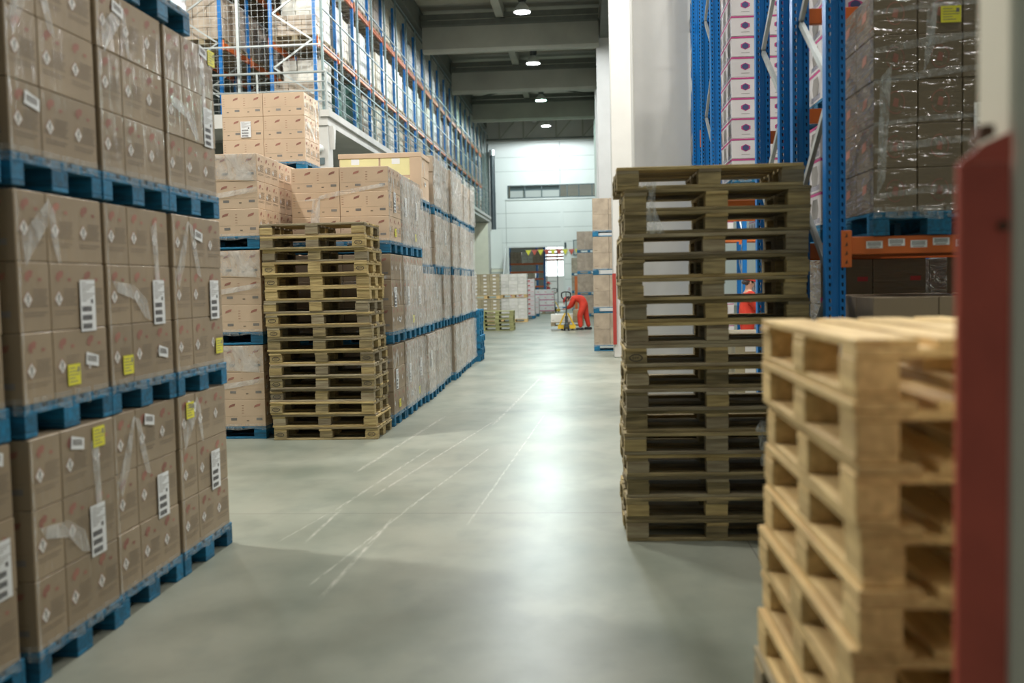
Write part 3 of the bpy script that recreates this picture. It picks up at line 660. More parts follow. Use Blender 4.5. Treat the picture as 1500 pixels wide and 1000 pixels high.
for kd, x, z in (('yellow', .40, 1.14), ('small', .66, 1.17), ('tall', .60, .44)):
    o = mk('shipping_label' if kd != 'yellow' else 'yellow_label', label_mesh(kd), t, (x, -.006, z)); o.rotation_euler.z = -math.pi/2
    if kd == 'tall': o.scale = (1, 1.2, .85)
m = MB()
for (x, z0, z1) in ((.3, .85, 1.3), (.02, .1, .9)):
    m.poly([(x, -.007, z0), (x+.05, -.01, z0+.1), (x+.09, -.008, z1), (x+.02, -.006, z1-.08)], 'film_haze')
for (z, d) in ((.08, .04), (.36, .05), (.52, .03), (.78, .05), (.97, .06), (1.2, .03)): m.poly([(.0, -.007, z), (.3, -.012, z+.03), (.79, -.007, z+d*1.8), (.79, -.007, z+d*1.8+.02), (.35, -.010, z+d+.035), (.0, -.007, z+.03)], 'film_clear')
m.build('stretch_film', t)
xload(2.66, 6.37, 1.977, 5, .27, 'second brown carton load, mostly hidden by the right column', 'round', 'cardboard_dark')
xload(1.77, 6.37, 0, 5, .29, 'dim brown carton load on the floor under the orange beam', 'plain', 'cardboard', pattern=SIDE2)
xload(2.66, 6.37, 0, 5, .29, 'second dim carton load on the floor under the orange beam', 'plain', 'cardboard_olive', pattern=SIDE2)
xload(1.90, 7.92, 3.022, 6, .25, 'white and pink carton load seen between the nearest posts', 'emblem', 'carton_white', pattern=SIDE2)
xload(1.80, 7.92, 1.987, 3, .26, 'short white and pink load behind the nearest posts', 'emblem', 'carton_white', pattern=SIDE2)
xload(1.80, 7.92, 0, 5, .343, 'shade-darkened carton load on the floor behind the nearest right rack', 'pinkband', 'cardboard_dark', pattern=SIDE2)  # dark material stands in for the shadow on these rear floor cartons
xload(2.75, 7.92, 0, 5, .343, 'rightmost shade-darkened carton load behind the nearest right rack', 'pinkband', 'cardboard_dark', pattern=SIDE2)
t = xload(1.76, 12.35, 2.792, 10, .243, 'tall white carton load with pink bands and dark emblems', 'emblem', 'carton_white', pattern=SIDE2)
xload(2.75, 12.35, 2.792, 9, .243, 'second white and pink carton load partly seen behind a blue post', 'emblem', 'carton_white', pattern=SIDE2)
t = xload(1.78, 12.35, 0, 3, .30, 'brown stickered load seen through the tall right stack', 'dots', 'cardboard_olive', pattern=SIDE2, pal='old_wood')
xload(2.75, 12.35, 0, 2, .25, 'low white and pink load behind the tall right stack', 'emblem', 'carton_white', pattern=SIDE2)
xload(4.6, 27.9, 0, 5, .3, 'white carton load on the floor behind the red-clad worker', 'emblem', 'carton_white', pattern=SIDE2)
xload(3.2, 27.9, 0, 3, .3, 'low white carton load behind the red-clad worker', 'emblem', 'carton_white', pattern=SIDE2)
xload(3.2, 27.9, 2.852, 4, .3, 'white carton load on the beam above the red-clad worker', 'emblem', 'carton_white', pattern=SIDE2)
xload(4.6, 27.9, 2.852, 4, .3, 'second white carton load on the beam above the red-clad worker', 'emblem', 'carton_white', pattern=SIDE2)
xload(4.5, 12.35, 2.792, 7, .243, 'white and pink load in second bay of the middle rack', 'emblem', 'carton_white', pattern=SIDE2)
b = MB(); b.lathe((0, 0, 0), [(0, 0), (.14, .0), (.15, .05), (.15, .3), (.13, .36), (.05, .4), (0, .4)], 'green_fabric', 16); one('plastic_drum', b, 'dark teal drum on the orange beam behind the diagonal brace', 'drum', (2.75, 8.3, 3.03))
b = MB(); b.cbox(0, .08, 0, .08, 0, 1.42, 'galvanised', .004); one('steel_post', b, 'short grey steel post left of the nearest blue upright', 'post', (1.43, 6.3, 0))
# ---- right of the aisle far away: brown stacks on blue pallets
for r in range(4):
    z = .945*r
    pallet('blue_pallet', 'blue_wood', .72, 25.2, z, 0, 'blue pallet, %s tier of the brown stack right of the aisle' % TN[r], 'blue pallets right of the aisle', detail=False)
    load('wrapped_carton_load', .12, 24.8, z+.1445, 2, .398, '%s brown film-wrapped carton load right of the aisle' % TN[r], 'brown loads right of the aisle', style='plain', mat='cardboard_film', pattern=GRID3)
for r in range(4):
    z = 1.06*r
    pallet('blue_pallet', 'blue_wood', .05, 50.4, z, 0, 'blue pallet, %s tier of the crumpled film stack behind the bending worker' % TN[r], 'blue pallets behind the bending worker', detail=False)
    load('wrapped_carton_load', -.55, 50, z+.1445, 2, .455, '%s crumpled film-wrapped load behind the bending worker' % TN[r], 'crumpled loads behind the bending worker', style='plain', mat='cardboard_film', pattern=GRID3)
for r in range(3):
    z = 1.06*r
    pallet('blue_pallet', 'blue_wood', -.4, 60.4, z, 0, 'blue pallet, %s tier of the farthest stack near the doorway' % TN[r], 'blue pallets near the doorway', detail=False)
    load('wrapped_carton_load', -1.0, 60, z+.1445, 2, .455, '%s grey film-wrapped load nearest the doorway' % TN[r], 'grey loads near the doorway', style='plain', mat='cardboard_film', pattern=GRID3)
b = MB(); b.cbox(0, .16, 0, .16, 0, 2.05, 'rack_orange', .01); one('guard_post', b, 'orange steel post beside the farthest stack near the doorway', 'post', (-.78, 57, 0))
# ---- far left floor loads
def two_tier(x, y, w_, name1, mat, mat2, style):
    for r in range(2):
        z = 1.08*r
        pallet('wooden_pallet', 'new_wood', x+.6, y+.4, z, 0, 'pale wooden pallet under the %s %s' % (('lower', 'upper')[r], name1), None, detail=False)
        load('carton_load', x, y, z+.1445, 6, .152, '%s %s' % (('lower', 'upper')[r], name1), None, style=style, mat=(mat, mat2)[r], pattern=GRID3, skirt=False)
two_tier(-4.95, 42, 1, 'brown carton load with white stickers behind the greenish pallets', 'cardboard_olive', 'cardboard_olive', 'dots')
two_tier(-3.92, 44, 1, 'whitish wrapped carton load beside the red-marked white stack', 'carton_cream', 'carton_cream', 'dots')
pallet('blue_pallet', 'blue_wood', -3.2, 48.4, 0, 0, 'blue pallet under the narrow red-marked white stack', None, detail=False)
load('carton_load', -3.8, 48, .1445, 8, .222, 'narrow stack of white cartons with red marks far down the aisle', None, style='redline', mat='carton_white', pattern=GRID3, skirt=False)
pallet('wooden_pallet', 'weathered_wood', -2.5, 55.4, 0, 0, 'wooden pallet under the low white and pink load far down the aisle', None, detail=False)
t = load('carton_load', -3.1, 55, .1445, 4, .30, 'low stack of white and pink cartons beside the doorway path', None, style='pinkband', mat='carton_white', pattern=GRID3, skirt=False)
pallet('blue_pallet', 'blue_wood', -3.15, 51.4, 0, 0, 'small blue pallet between the two red-marked stacks', None, detail=False)
load('carton_load', -3.75, 51, .1445, 3, .26, 'little stack of white and red cartons between the two red-marked stacks', None, style='redline', mat='carton_white', pattern=GRID3, skirt=False)
# ------------------------------------------------------------ platform with the high rack on the left
b = MB(); b.box(-15.9, -6.25, 24.05, 64.4, 5.66, 6.0, 'concrete'); b.box(-6.42, -6.18, 23.98, 64.45, 5.86, 6.02, 'concrete')
pf = one('concrete_platform', b, 'long pale concrete platform carrying the high rack on the left', 'platform')
for y in (24.1, 34.1, 44.1, 54.1, 63.8):
    b = MB(); b.cbox(-6.72, -6.27, y, y+.45, 0, 5.66, 'concrete', .01); b.build('pillar', pf)
    b = MB(); b.prism([(-6.27, y+.1, 5.66), (-6.27, y+.35, 5.66), (-6.27, y+.2, 5.1)], (.12, 0, 0), 'concrete_white'); b.build('corbel', pf)
b = MB(); b.lathe((0, 0, 0), [(0, 0), (.09, 0), (.09, .1), (.05, .14), (0, .14)], 'white_paint', 14)
o = one('alarm_bell', b, 'small round white fitting on the near platform pillar', 'fitting', (-6.45, 24.03, 5.1)); o.rotation_euler.x = math.pi/2
b = MB(); b.box(0, .16, 0, .02, 0, .16, 'frame_dark'); one('wall_plate', b, 'small dark square plate on the near platform pillar', 'sign', (-6.52, 24.06, 4.72))
b = MB(); b.box(-12, -6.75, 26, 26.2, 0, 5.6, 'girder'); struct(b.build('shade_sheet'))  # dark sheet standing in for the shade under the platform
# guard railing at the platform end and along its edge
t = thing('guard_railing', 'pale tubular guard railing along the platform edge', 'railing', (0, 0, 0))
def tube(pts, r, mat='rail_grey', name='rail'):
    m = MB()
    for i in range(len(pts)-1): m.bar(pts[i], pts[i+1], r, mat, 8)
    return m.build(name, t)
for z, r_ in ((6.95, .03), (6.72, .018), (6.5, .018), (6.25, .018)):
    tube([(-12, 24.08, z), (-6.27, 24.08, z)], r_); tube([(-6.27, 24.08, z), (-6.27, 64.2, z)], r_*.7, 'fence_grey')
for x in (-11.5, -9.9, -7.98, -6.27): tube([(x, 24.08, 6.02), (x, 24.08, 6.95)], .03, name='post')
for i in range(1, 22): tube([(-6.27, 24.08+1.87*i, 6.02), (-6.27, 24.08+1.87*i, 6.95)], .02, 'fence_grey', name='post')
# safety mesh
t = thing('safety_mesh', 'galvanised wire mesh fence on posts in front of the high rack', 'fence', (0, 0, 0))
for i in range(22): m = MB(); y = 24.2+1.94*i; m.box(-6.40, -6.345, y-.03, y+.03, 6.021, 11.35, 'fence_grey'); m.build('post', t)
for x in (-8.46, -10.5, -12.5): m = MB(); m.box(x-.035, x+.035, 24.16, 24.23, 6.01, 11.3, 'galvanised'); m.build('post', t)
for z in (7.25, 7.62, 8.5, 9.75, 11.3):
    m = MB(); m.box(-6.38, -6.35, 24.2, 64.3, z, z+.03, 'fence_grey'); m.build('rail', t)
for z in (7.62, 9.27, 9.37, 11.25): m = MB(); m.box(-12.6, -6.38, 24.17, 24.2, z, z+.035, 'galvanised'); m.build('rail', t)
m = MB(); x = -12.6
while x < -6.4: m.box(x-.0022, x+.0022, 24.196, 24.201, 6.05, 11.3, 'galvanised'); x += .15
z = 6.1
while z < 11.3: m.box(-12.6, -6.4, 24.190, 24.195, z-.0022, z+.0022, 'galvanised'); z += .15
m.build('mesh_panel', t)
m = MB(); y = 24.3
while y < 64: m.box(-6.354, -6.350, y-.002, y+.002, 6.05, 11.3, 'dark_steel'); y += .3
z = 6.2
while z < 11.3: m.box(-6.346, -6.342, 24.2, 64, z-.002, z+.002, 'dark_steel'); z += .3
m.build('mesh_panel', t)
# high rack rows (run along Y)
def rack_y(label, xf, xr, y0, n, pitch, z0, h, levels):
    t = thing('pallet_rack', label, 'rack', (xf, y0, z0))
    for i in range(n+1):
        for x in (xf, xr): mk('upright', plain_post(h, 'rack_blue', .08), t, (x-xf, i*pitch, 0))
        m = MB(); z = .5; fl = 0; a, c = (xr-xf+.06), -.06
        while z+.7 < h:
            p, q = ((a, z), (c, z+.66)) if fl else ((c, z), (a, z+.66)); m.bar((p[0], i*pitch, p[1]), (q[0], i*pitch, q[1]), 0, 'galvanised', rect=(.04, .04)); z += .66; fl ^= 1
        m.build('brace', t)
    for z in levels:
        for x in (xf+.03, xr-.03):
            for i in range(n):
                m = MB(); m.box(x-xf-.03, x-xf+.03, i*pitch+.05, (i+1)*pitch-.05, z-z0-.14, z-z0, 'rack_orange'); m.box(x-xf-.05, x-xf+.05, i*pitch+.045, i*pitch+.075, z-z0-.2, z-z0+.05, 'rack_orange'); m.build('beam', t)
    return t
PZ = [6.0, 7.86, 9.78]
rack_y('long blue and orange rack on the platform facing the aisle', -6.62, -7.72, 24.45, 19, 2.04, 6.0, 5.3, PZ[1:])
rack_y('second blue and orange rack on the platform behind the wire mesh', -9.0, -10.1, 24.45, 6, 2.04, 6.0, 5.3, PZ[1:])
def bulk_mesh(kind, h):
    def f():
        m = MB(); q = random.Random(hash(kind) % 99 if False else len(kind)*7)
        spec = {'beige cartons': ('beige_load', 4, 3), 'white wrapped goods': ('sack_white', 3, 2), 'brown cartons': ('cardboard_film', 4, 3), 'grey wrapped goods': ('grey_load', 2, 2), 'cream cartons': ('carton_cream', 5, 3), 'green wrapped goods': ('green_fabric', 3, 2)}[kind]
        mt, nl, nc = spec
        for l in range(nl):
            for i in range(nc):
                for j in range(3):
                    e = .012; jx = q.uniform(-.012, .012)
                    m.cbox(i*.8/nc+e*.4, (i+1)*.8/nc-e*.4, j*.4+.004+jx, (j+1)*.4-.004+jx, l*h/nl+.003, (l+1)*h/nl-.003, mt, .018 if 'wrapped' in kind else .006)
        return m.mesh('load')
    return cached(('bulk', kind, h), f)
KINDS = ['beige cartons', 'cream cartons', 'white wrapped goods', 'brown cartons', 'grey wrapped goods', 'cream cartons', 'beige cartons', 'white wrapped goods']
LV = ['platform floor', 'lower beams', 'upper beams']
def rack_load(x, y, z, kd, h, where, group):
    me = bulk_mesh(kd, h); o = mk('pallet_load', me, None, (x-.4+1.2*0, y, z+.1445)); o.rotation_euler.z = 0
    # load turned so its 1.2 m side runs into the rack
    sc_ = rnd.uniform(.82, .95); o.scale = (sc_, rnd.uniform(.9, .97), 1)
    o.rotation_euler.z = -math.pi/2; o.location = (x-1.18, y+.4+.4*sc_, z+.1445)
    tag(o, '%s %s' % (kd, where), 'pallet load', group)
    pallet('wooden_pallet', 'weathered_wood', x-.59, y+.4, z, 0, 'pallet under goods %s' % where, 'pallets in the high rack', detail=False)
for i in range(19):
    for l in range(3):
        for s in range(2):
            if rnd.random() < .08: continue
            kd = 'green wrapped goods' if (l == 0 and i in (1, 2) and s == 0) else rnd.choice(KINDS)
            if i > 9 and rnd.random() < .5: kd = 'brown cartons'
            h = rnd.choice([1.3, 1.15, 1.4, .9, 1.25]) if l else rnd.choice([1.3, 1.0, 1.45, .8])
            if l == 2: h = min(h, 1.25)
            if i == 0 and s == 0: kd, h = (('brown cartons', .75), ('brown cartons', .5), ('beige cartons', 1.2))[l]
            y = 24.52+2.04*i+.17+s*.86
            rack_load(-6.6, y, PZ[l], kd, h, 'on %s of the high aisle rack, %s bay, %s half' % (LV[l], ORD[i], ('near', 'far')[s]), 'loads in the high rack along the aisle')
for i in range(3):
    for l in (1, 2):
        for s in range(2): rack_load(-8.98, 24.62+2.04*i+s*.9+.07, PZ[l], 'brown cartons', 1.1, 'on %s of the rear platform rack, %s bay, %s half' % (LV[l], ORD[i], ('near', 'far')[s]), 'loads in the second platform rack')
# ------------------------------------------------------------ far end details
b = MB(); b.box(-9, -6.3, 63.2, 63.3, 0, 5.6, 'cream_panel'); one('partition_panel', b, 'cream partition panel below the far end of the platform', 'panel')
t = thing('staircase', 'pale staircase with solid side panels against the far wall', 'stairs', (-6.2, 60.2, 0))
for k in range(14): m = MB(); m.box(0, .9, .28*k, .28*k+.3, .19*k, .19*(k+1), 'cream_panel' if k % 2 else 'wall_dim'); m.build('step', t)
m = MB(); m.prism([(.92, 0, 0), (.92, 3.95, 2.7), (.92, 3.95, 4.0), (.92, 0, 1.1)], (.06, 0, 0), 'white_paint'); m.build('side_panel', t)
m = MB(); m.box(-.05, .7, 3.99, 4.2, 2.7, 5.2, 'wall_panel'); m.build('landing_panel', t)
t = thing('ventilation_duct', 'dark vertical ventilation duct with silver top on the far wall', 'duct', (-6.05, 64.5, 5.2))
m = MB(); m.lathe((0, 0, 0), [(0, 0), (.16, 0), (.17, 2.4), (.16, 2.42), (.16, 4.75), (0, 4.75)], 'duct_dark', 20); m.build('pipe', t)
m = MB(); m.lathe((0, 0, 4.76), [(0, 0), (.2, 0), (.2, .35), (0, .38)], 'silver', 20); m.build('cowl', t)
# bunting
t = thing('bunting', 'string of yellow and red pennants across the doorway', 'bunting', (-4.1, 64.9, 3.85))
m = MB(); m.bar((0, 0, 0), (0, .09, .02), .02, 'dark_steel', 6); m.bar((3.6, 0, 0), (3.6, .09, 0), .02, 'dark_steel', 6); m.build('hook', t); m = MB(); pts = [(3.6*i/12, 0, -.06*math.sin(math.pi*i/4)**2) for i in range(13)]
for i in range(12): m.bar(pts[i], pts[i+1], .008, 'white_paint', 4)
m.build('cord', t)
for i in range(9):
    m = MB(); x = .05+.4*i; m.prism([(x, -.005, 0), (x+.38, -.005, .01), (x+.19, -.005, -.36)], (0, .01, 0), 'label_yellow' if i % 2 == 0 else 'red_steel'); m.build('pennant', t)
m = MB(); m.box(0, .34, 0, .015, 0, .42, 'label_white'); m.prism([(.08, -.002, .18), (.26, -.002, .18), (.17, -.002, .34)], (0, -.003, 0), 'print_red_bright'); m.prism([(.12, -.006, .2), (.22, -.006, .2), (.17, -.006, .29)], (0, -.002, 0), 'label_white'); m.box(.06, .28, -.003, 0, .1, .12, 'print_slate'); m.box(.09, .25, -.003, 0, .06, .075, 'print_slate')
one('warning_sign', m, 'small white sign with red triangle right of the doorway', 'sign', (-1.42, 64.97, 1.05))
m = MB(); m.box(0, .5, 0, .05, 0, 1.0, 'frame_dark'); m.box(.06, .44, -.01, 0, .06, .94, 'wall_dim'); one('framed_board', m, 'dark-framed board on the wall right of the doorway', 'board', (-.95, 64.93, 3.45))
m = MB(); m.bar((0, 0, 0), (0, 0, .35), .06, 'frame_dark', 8); m.bar((0, 0, .3), (0, -.2, .3), .03, 'frame_dark', 6); one('camera_fitting', m, 'small dark fitting on the wall above the doorway corner', 'fitting', (-1.45, 64.9, 3.95))
# rack inside the room beyond
t = rack_x('orange and blue rack seen through the far doorway', [-7.9, -5.7, -3.15], 72, 73.1, 0, 4.6, [1.5, 2.05, 2.55, 3.15], False)
t = rack_x('second rack frame beyond the doorway beside the bright window', [-3.9, -1.7], 76, 77.1, 0, 4.6, [3.5, 3.75, 4.0, 4.25], False)
for i, (x, z, kd) in enumerate(((-5.6, 3.152, 'brown cartons'), (-4.75, 3.152, 'white wrapped goods'), (-3.98, 3.152, 'brown cartons'), (-5.5, 2.052, 'brown cartons'), (-4.6, 2.052, 'beige cartons'), (-5.5, 1.502, 'brown cartons'), (-4.6, 1.502, 'cream cartons'))):
    me = bulk_mesh(kd, .36 if z < 3 else .8); o = mk('pallet_load', me, None, (x, 71.9, z)); tag(o, '%s on the %s shelf of the rack beyond the doorway, %s' % (kd, {3.152: 'top', 2.052: 'middle', 1.502: 'lower'}[z], 'left' if x < -5.2 else ('middle' if x < -4 and z > 3 else 'right')), 'pallet load')
t = thing('ladder', 'tall ladder standing against the bright window beyond the doorway', 'ladder', (-2.9, 70, 0))
for x in (0, .75): m = MB(); m.bar((x, 0, 0), (x, .2, 4.3), .035, 'frame_dark', 6); m.build('side_rail', t)
for k in range(6): m = MB(); m.bar((0, .02*k, .5+.65*k), (.75, .02*k, .5+.65*k), .025, 'galvanised', 6); m.build('rung', t)
# ------------------------------------------------------------ lamps
def lamp(x, y, z=11.15, mat='lens', power=1.0, vis=True, col=(.92, .97, 1.0), label=None):
    t = thing('high_bay_lamp', label or 'high bay lamp', 'lamp', (x, y, z), 0, 'high bay lamps above the aisle')
    m = MB(); m.lathe((0, 0, 0), [(.30, 0), (.31, .03), (.24, .16), (.12, .30), (.10, .34), (.09, .34), (.11, .29), (.22, .15), (.285, .02)], 'silver', 28); m.build('reflector', t)
    m = MB(); m.lathe((0, 0, .34), [(0, 0), (.13, 0), (.13, .05), (.10, .06), (.10, .12), (.13, .13), (.13, .30), (.08, .34), (0, .34)], 'dark_steel', 20)
    for k in range(8):
        a = k*math.pi/4; m.box(.10*math.cos(a)-.01, .15*math.cos(a)+.01, .10*math.sin(a)-.01, .15*math.sin(a)+.01, .40, .62, 'dark_steel')
    m.build('housing', t)
    m = MB(); ci = int((y+6)/.22); hz = lambda i: 12.55 if i % 4 in (0, 1) else 12.62
    cz = hz(ci)+(hz(ci+1)-hz(ci))*((y+6)/.22-ci)
    m.bar((0, 0, .66), (0, 0, 12.565-z), .012, 'dark_steel', 6); m.build('suspension_rod', t)
    m = MB(); m.lathe((0, 0, .015), [(0, -.03), (.15, -.022), (.27, 0)], mat, 28); m.build('lens', t)
    ld = bpy.data.lights.new('lamp_light', 'SPOT'); ld.energy = LAMP_W*power*math.pi; ld.spot_size = R(178); ld.spot_blend = .12; ld.shadow_soft_size = .28; ld.color = col
    lo = bpy.data.objects.new('lamp_light', ld); COL.objects.link(lo); lo.parent = t; lo.location = (0, 0, -.05)
    return t
lamp(-2.15, 35.3, power=.85, label='nearest high bay lamp in view, hanging at the top of the photo')
lamp(-2.22, 43.5, power=.75, label='second high bay lamp from the top of the photo, below the first roof beam')
lamp(-2.3, 52.3, power=.7, mat='lens_teal', col=(.62, 1.0, .88), label='high bay lamp with a greenish glow, third down the aisle')
lamp(-2.4, 60.8, power=.85, label='farthest high bay lamp lighting the back wall', col=(.88, .97, 1.0))
for i, (x, y, p) in enumerate(((-1.6, 26.8, 1.15), (-1.4, 18.3, 1.3), (-1.9, 9.8, .75), (-1.8, 1.3, .08), (-9, 18.5, .9), (-7.2, 8.2, 2.2), (5.5, 11.2, 1.0), (6.5, 18.5, 1.7), (5, 4.5, .45), (6, 30, .8))):  # aisle row continued out of view, plus off-aisle lamps added to brighten the loads
    lamp(x, y, z=11.15 if i not in (4, 5) else 11.4, power=p, label='unseen high bay lamp outside the frame overhead, %s of those added for light' % ORD[i], col=(1.0, .97, .90) if y < 20 else (.92, .97, 1.0))
al = bpy.data.lights.new('room_light', 'AREA'); al.energy = 800; al.size = 8; al.size_y = 3; al.shape = 'RECTANGLE'; al.color = (.93, 1, 1)
ao = bpy.data.objects.new('room_light', al); COL.objects.link(ao); ao.location = (-3, 78, 8.8)
# ------------------------------------------------------------ people
def skin(name, chain, mat, parent=None, sub=2, loc=None, root=0):
    """chain: (verts [(co,r)], edges)"""
    vs, es = chain; me = bpy.data.meshes.new(name); me.from_pydata([v[0] for v in vs], es, []); me.materials.append(MATS[mat])
    o = bpy.data.objects.new(name, me); COL.objects.link(o)
    md = o.modifiers.new('skin', 'SKIN'); md.use_smooth_shade = True
    sv = me.skin_vertices[0].data
    for i, v in enumerate(vs):
        r_ = v[1]; sv[i].radius = (r_, r_) if not isinstance(r_, tuple) else r_; sv[i].use_root = (i == root)
    s_ = o.modifiers.new('sub', 'SUBSURF'); s_.levels = sub; s_.render_levels = sub
    if parent: o.parent = parent
    if loc: o.location = loc
    return o
def seg(a, b_, n, i): a = Vector(a); b_ = Vector(b_); return tuple(a.lerp(b_, i/n))
def person(label, loc, rz, J, suit, cap='cap_red', bend=False):
    """J: joints dict in local coords, person faces local +X"""
    t = thing('person', label, 'person', loc, rz)
    V = []; E = []
    def add(co, r, par=None):
        V.append((co, r)); i = len(V)-1
        if par is not None: E.append((par, i))
        return i
    pel = add(J['pelvis'], (.13, .15)); sp = add(J['spine'], (.12, .145), pel); ch = add(J['chest'], (.125, .17), sp); nk = add(J['neck'], .06, ch)
    hb = add(J['head_base'], .075, nk); hm = add(J['head_mid'], (.095, .085), hb); ht = add(J['head_top'], .075, hm)
    add(J['nose'], .018, hm)
    for s in ('l', 'r'):
        sh = add(J['sh_'+s], .07, ch); el = add(J['el_'+s], .048, sh); wr = add(J['wr_'+s], .03, el); pm = add(J['palm_'+s], (.022, .042), wr)
        d = (Vector(J['palm_'+s])-Vector(J['wr_'+s])).normalized(); side = d.cross(Vector((0, 0, 1))); side = side.normalized() if side.length > .1 else Vector((0, 1, 0)); cu = Vector((0, 0, -1))
        for k in range(4):
            base = Vector(J['palm_'+s])+side*(.03-.02*k)+d*.02; L_ = (.034, .042, .039, .03)[k]
            a = add(tuple(base+d*.02), .010, pm); c = add(tuple(base+d*(.02+L_*.8)+cu*.010), .009, a); add(tuple(base+d*(.02+L_)+cu*.042), .008, c)
        a = add(tuple(Vector(J['palm_'+s])+side*.045-d*.015), .011, pm); add(tuple(Vector(J['palm_'+s])+side*.06+d*.02+cu*.015), .009, a)
        hp = add(J['hip_'+s], .095, pel); kn = add(J['kn_'+s], .06, hp); an = add(J['an_'+s], .04, kn); add(J['toe_'+s], .032, an)
    skin('body', (V, E), 'skin', t, 2)
    # clothing
    V2 = []; E2 = []
    def a2(co, r, par=None):
        V2.append((co, r)); i = len(V2)-1
        if par is not None: E2.append((par, i))
        return i
    ch_, sp_, pl_ = J['chest'], J['spine'], J['pelvis']
    p0 = a2(pl_, (.165, .20)); s0 = a2(sp_, (.16, .19), p0); c0 = a2(ch_, (.165, .21), s0); a2(seg(ch_, J['neck'], 4, 2), .10, c0)
    for s in ('l', 'r'):
        sh = a2(J['sh_'+s], .09, c0); el = a2(J['el_'+s], .08, sh); a2(seg(J['el_'+s], J['wr_'+s], 10, 9), .05, el)
        hp = a2(J['hip_'+s], .135, p0); kn = a2(J['kn_'+s], .11, hp); a2(seg(J['kn_'+s], J['an_'+s], 10, 10), .08, kn)
    skin('overalls', (V2, E2), suit, t, 2)
    for s in ('l', 'r'):
        an, toe = Vector(J['an_'+s]), Vector(J['toe_'+s]); m = MB(); m.cbox(-.11, .17, -.05, .05, 0, .09, 'shoe', .025); o = m.build('shoe', t, (an.x, an.y, 0))
        o.rotation_euler.z = math.atan2(toe.y-an.y, toe.x-an.x)
    # head details
    hm_, ht_ = Vector(J['head_mid']), Vector(J['head_top']); up = (ht_-Vector(J['head_base'])).normalized(); f = (Vector(J['nose'])-hm_).normalized(); si = up.cross(f).normalized()
    M = Matrix((f, si, up)).transposed().to_4x4(); M.translation = hm_
    def hp(name, build):
        m = MB(); build(m); me = m.mesh(name); me.transform(M); return mk(name, me, t)
    def dome(m, r, z0, mat, sx=1.15, ax=0):
        N = 16
        for j in range(5):
            a0, a1 = math.pi/2*j/5, math.pi/2*(j+1)/5
            for i in range(N):
                b0, b1 = 2*math.pi*i/N, 2*math.pi*(i+1)/N
                P_ = lambda a, b_: (ax+sx*r*math.cos(a)*math.cos(b_), r*math.cos(a)*math.sin(b_), z0+r*.8*math.sin(a))
                m.poly([P_(a0, b0), P_(a0, b1), P_(a1, b1), P_(a1, b0)], mat)
    hp('hair', lambda m: (dome(m, .104, .0, 'hair', 1.1, -.02), m.cbox(-.135, -.03, -.085, .085, -.05, .02, 'hair', .02)))
    if cap: hp('cap', lambda m: (dome(m, .112, .045, cap), m.prism([(.09, -.07, .045), (.20, -.05, .03), (.20, .05, .03), (.09, .07, .045)], (0, 0, .012), cap)))
    for s_ in (-1, 1):
        hp('ear', lambda m: m.cbox(-.02, .015, s_*.095-.008, s_*.095+.008, -.025, .03, 'skin', .006)); hp('eye', lambda m: m.cbox(.093, .102, s_*.035-.012, s_*.035+.012, .005, .018, 'print_black', .003))
    hp('mouth', lambda m: m.cbox(.09, .098, -.022, .022, -.062, -.054, 'red_steel', .002))
    return t
bent = dict(pelvis=(-.02, 0, .98), spine=(.12, 0, 1.12), chest=(.32, 0, 1.17), neck=(.47, 0, 1.13), head_base=(.53, 0, 1.12), head_mid=(.61, 0, 1.10), head_top=(.69, 0, 1.12), nose=(.65, 0, 1.0),
            sh_l=(.36, .18, 1.12), sh_r=(.36, -.18, 1.12), el_l=(.46, .24, .88), el_r=(.44, -.24, .88), wr_l=(.62, .13, .76), wr_r=(.60, -.13, .76), palm_l=(.68, .09, .76), palm_r=(.67, -.09, .76),
            hip_l=(-.02, .10, .92), hip_r=(-.02, -.10, .92), kn_l=(.14, .16, .52), kn_r=(-.06, -.16, .52), an_l=(.10, .19, .08), an_r=(-.16, -.18, .08), toe_l=(.24, .21, .04), toe_r=(-.02, -.19, .04))
person('worker in red overalls and red cap bending over the pallet truck handle', (-.18, 36.0, 0), math.pi-.1, bent, 'overall_red')
stand = dict(pelvis=(0, 0, .96), spine=(.01, 0, 1.14), chest=(.02, 0, 1.33), neck=(.03, 0, 1.50), head_base=(.04, 0, 1.56), head_mid=(.05, 0, 1.64), head_top=(.045, 0, 1.72), nose=(.155, 0, 1.62),
             sh_l=(.02, .19, 1.41), sh_r=(.02, -.19, 1.41), el_l=(.12, .24, 1.14), el_r=(.12, -.24, 1.14), wr_l=(.36, .16, 1.10), wr_r=(.36, -.16, 1.10), palm_l=(.43, .14, 1.10), palm_r=(.43, -.14, 1.10),
             hip_l=(0, .10, .90), hip_r=(0, -.10, .90), kn_l=(.03, .11, .49), kn_r=(-.02, -.11, .49), an_l=(0, .12, .08), an_r=(-.06, -.12, .08), toe_l=(.14, .14, .04), toe_r=(.09, -.13, .04))
person('distant worker in dark red overalls and red cap standing in the far doorway', (-2.52, 62, 0), -.15, stand, 'overall_dark_red')
person('worker in red overalls and red cap glimpsed through the tall right pallet stack', (3.12, 20.0, 0), .12, stand, 'overall_red')
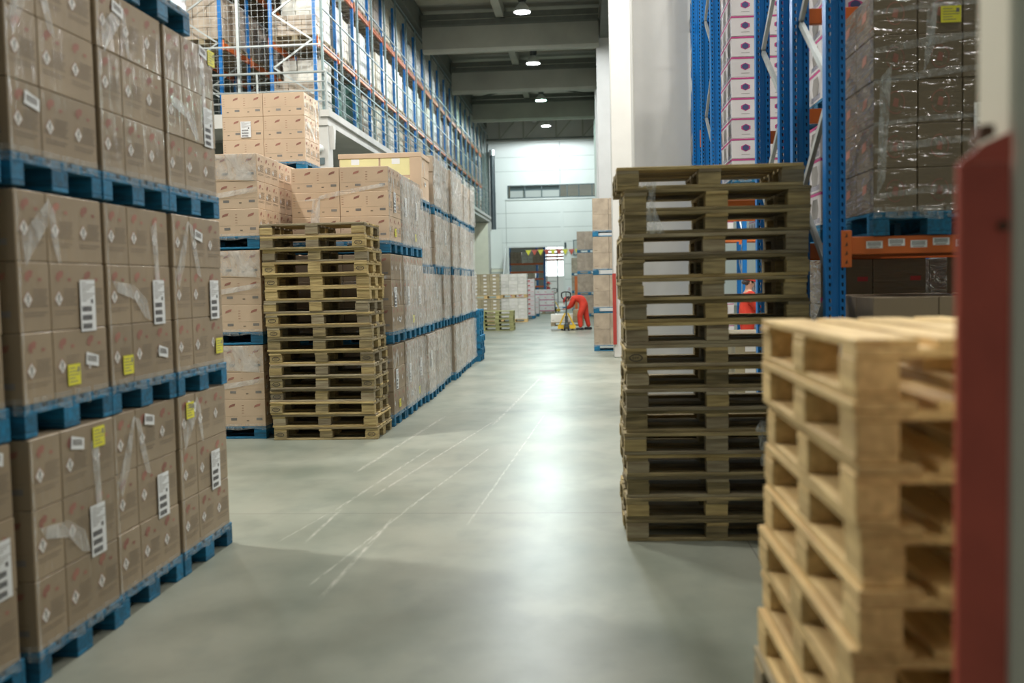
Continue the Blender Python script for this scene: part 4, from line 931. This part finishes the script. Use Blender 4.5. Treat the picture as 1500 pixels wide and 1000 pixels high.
# hand pallet trucks
def pallet_truck(loc, rz, label):
    t = thing('pallet_truck', label, 'pallet truck', loc, rz)     # handle end at local -Y, forks to +Y
    for s in (-1, 1):
        m = MB(); m.prism([(s*.19-.08, 0, .085), (s*.19+.08, 0, .085), (s*.19+.06, 1.15, .085), (s*.19-.06, 1.15, .085)], (0, 0, .05), 'truck_yellow'); m.build('fork', t)
        m = MB(); m.bar((s*.05, -.10, .62), (s*.30, -.06, .10), 0, 'truck_yellow', rect=(.07, .05)); m.build('frame_arm', t)
        m = MB(); m.bar((s*.10, -.22, .09), (s*.04, -.22, .09), .09, 'rubber', 18); m.build('wheel', t)
        m = MB(); m.bar((s*.19-.03, 1.02, .04), (s*.19+.03, 1.02, .04), .04, 'rubber', 14); m.build('roller', t)
    m = MB(); m.box(-.32, .32, -.09, -.02, .06, .20, 'truck_yellow'); m.build('cross_member', t)
    m = MB(); m.lathe((0, -.2, .12), [(0, 0), (.09, 0), (.09, .12), (.055, .16), (.055, .4), (0, .42)], 'dark_steel', 16); m.build('pump', t)
    m = MB(); m.bar((0, -.2, .5), (0, -.32, 1.18), .025, 'dark_steel', 10); m.build('handle_shaft', t)
    m = MB()
    P_ = [(-.06, -.32, 1.1), (-.16, -.34, 1.2), (-.16, -.36, 1.34), (-.07, -.37, 1.38), (.07, -.37, 1.38), (.16, -.36, 1.34), (.16, -.34, 1.2), (.06, -.32, 1.1)]
    for i in range(7): m.bar(P_[i], P_[i+1], .022, 'rubber', 8)
    m.bar((0, -.32, 1.1), (0, -.37, 1.38), .015, 'dark_steel', 6); m.build('handle_grip', t)
    return t
pallet_truck((-.80, 35.75, 0), 0, 'yellow and black hand pallet truck the bending worker leans on')
pallet_truck((-1.95, 57.2, 0), 0, 'distant yellow hand pallet truck on the bright floor')
pallet('blue_pallet', 'blue_wood', -1.95, 58.2, .14, 0, 'blue pallet raised on the distant pallet truck', None, detail=False)
pallet('wooden_pallet', 'weathered_wood', -.78, 36.45, .14, 0, 'wooden pallet on the forks beside the bending worker', None, detail=False)
load('carton_load', -1.38, 36.1, .285, 1, .28, 'low grey-white cartons on the pallet truck', None, style='plain', mat='carton_cream', pattern=GRID3[:6], skirt=False)
load('carton_load', -.575, 36.1, .285, 2, .22, 'beige crate-like cartons on the pallet truck nearest the worker', None, style='plain', mat='cardboard_olive', pattern=GRID3[:3], skirt=False)
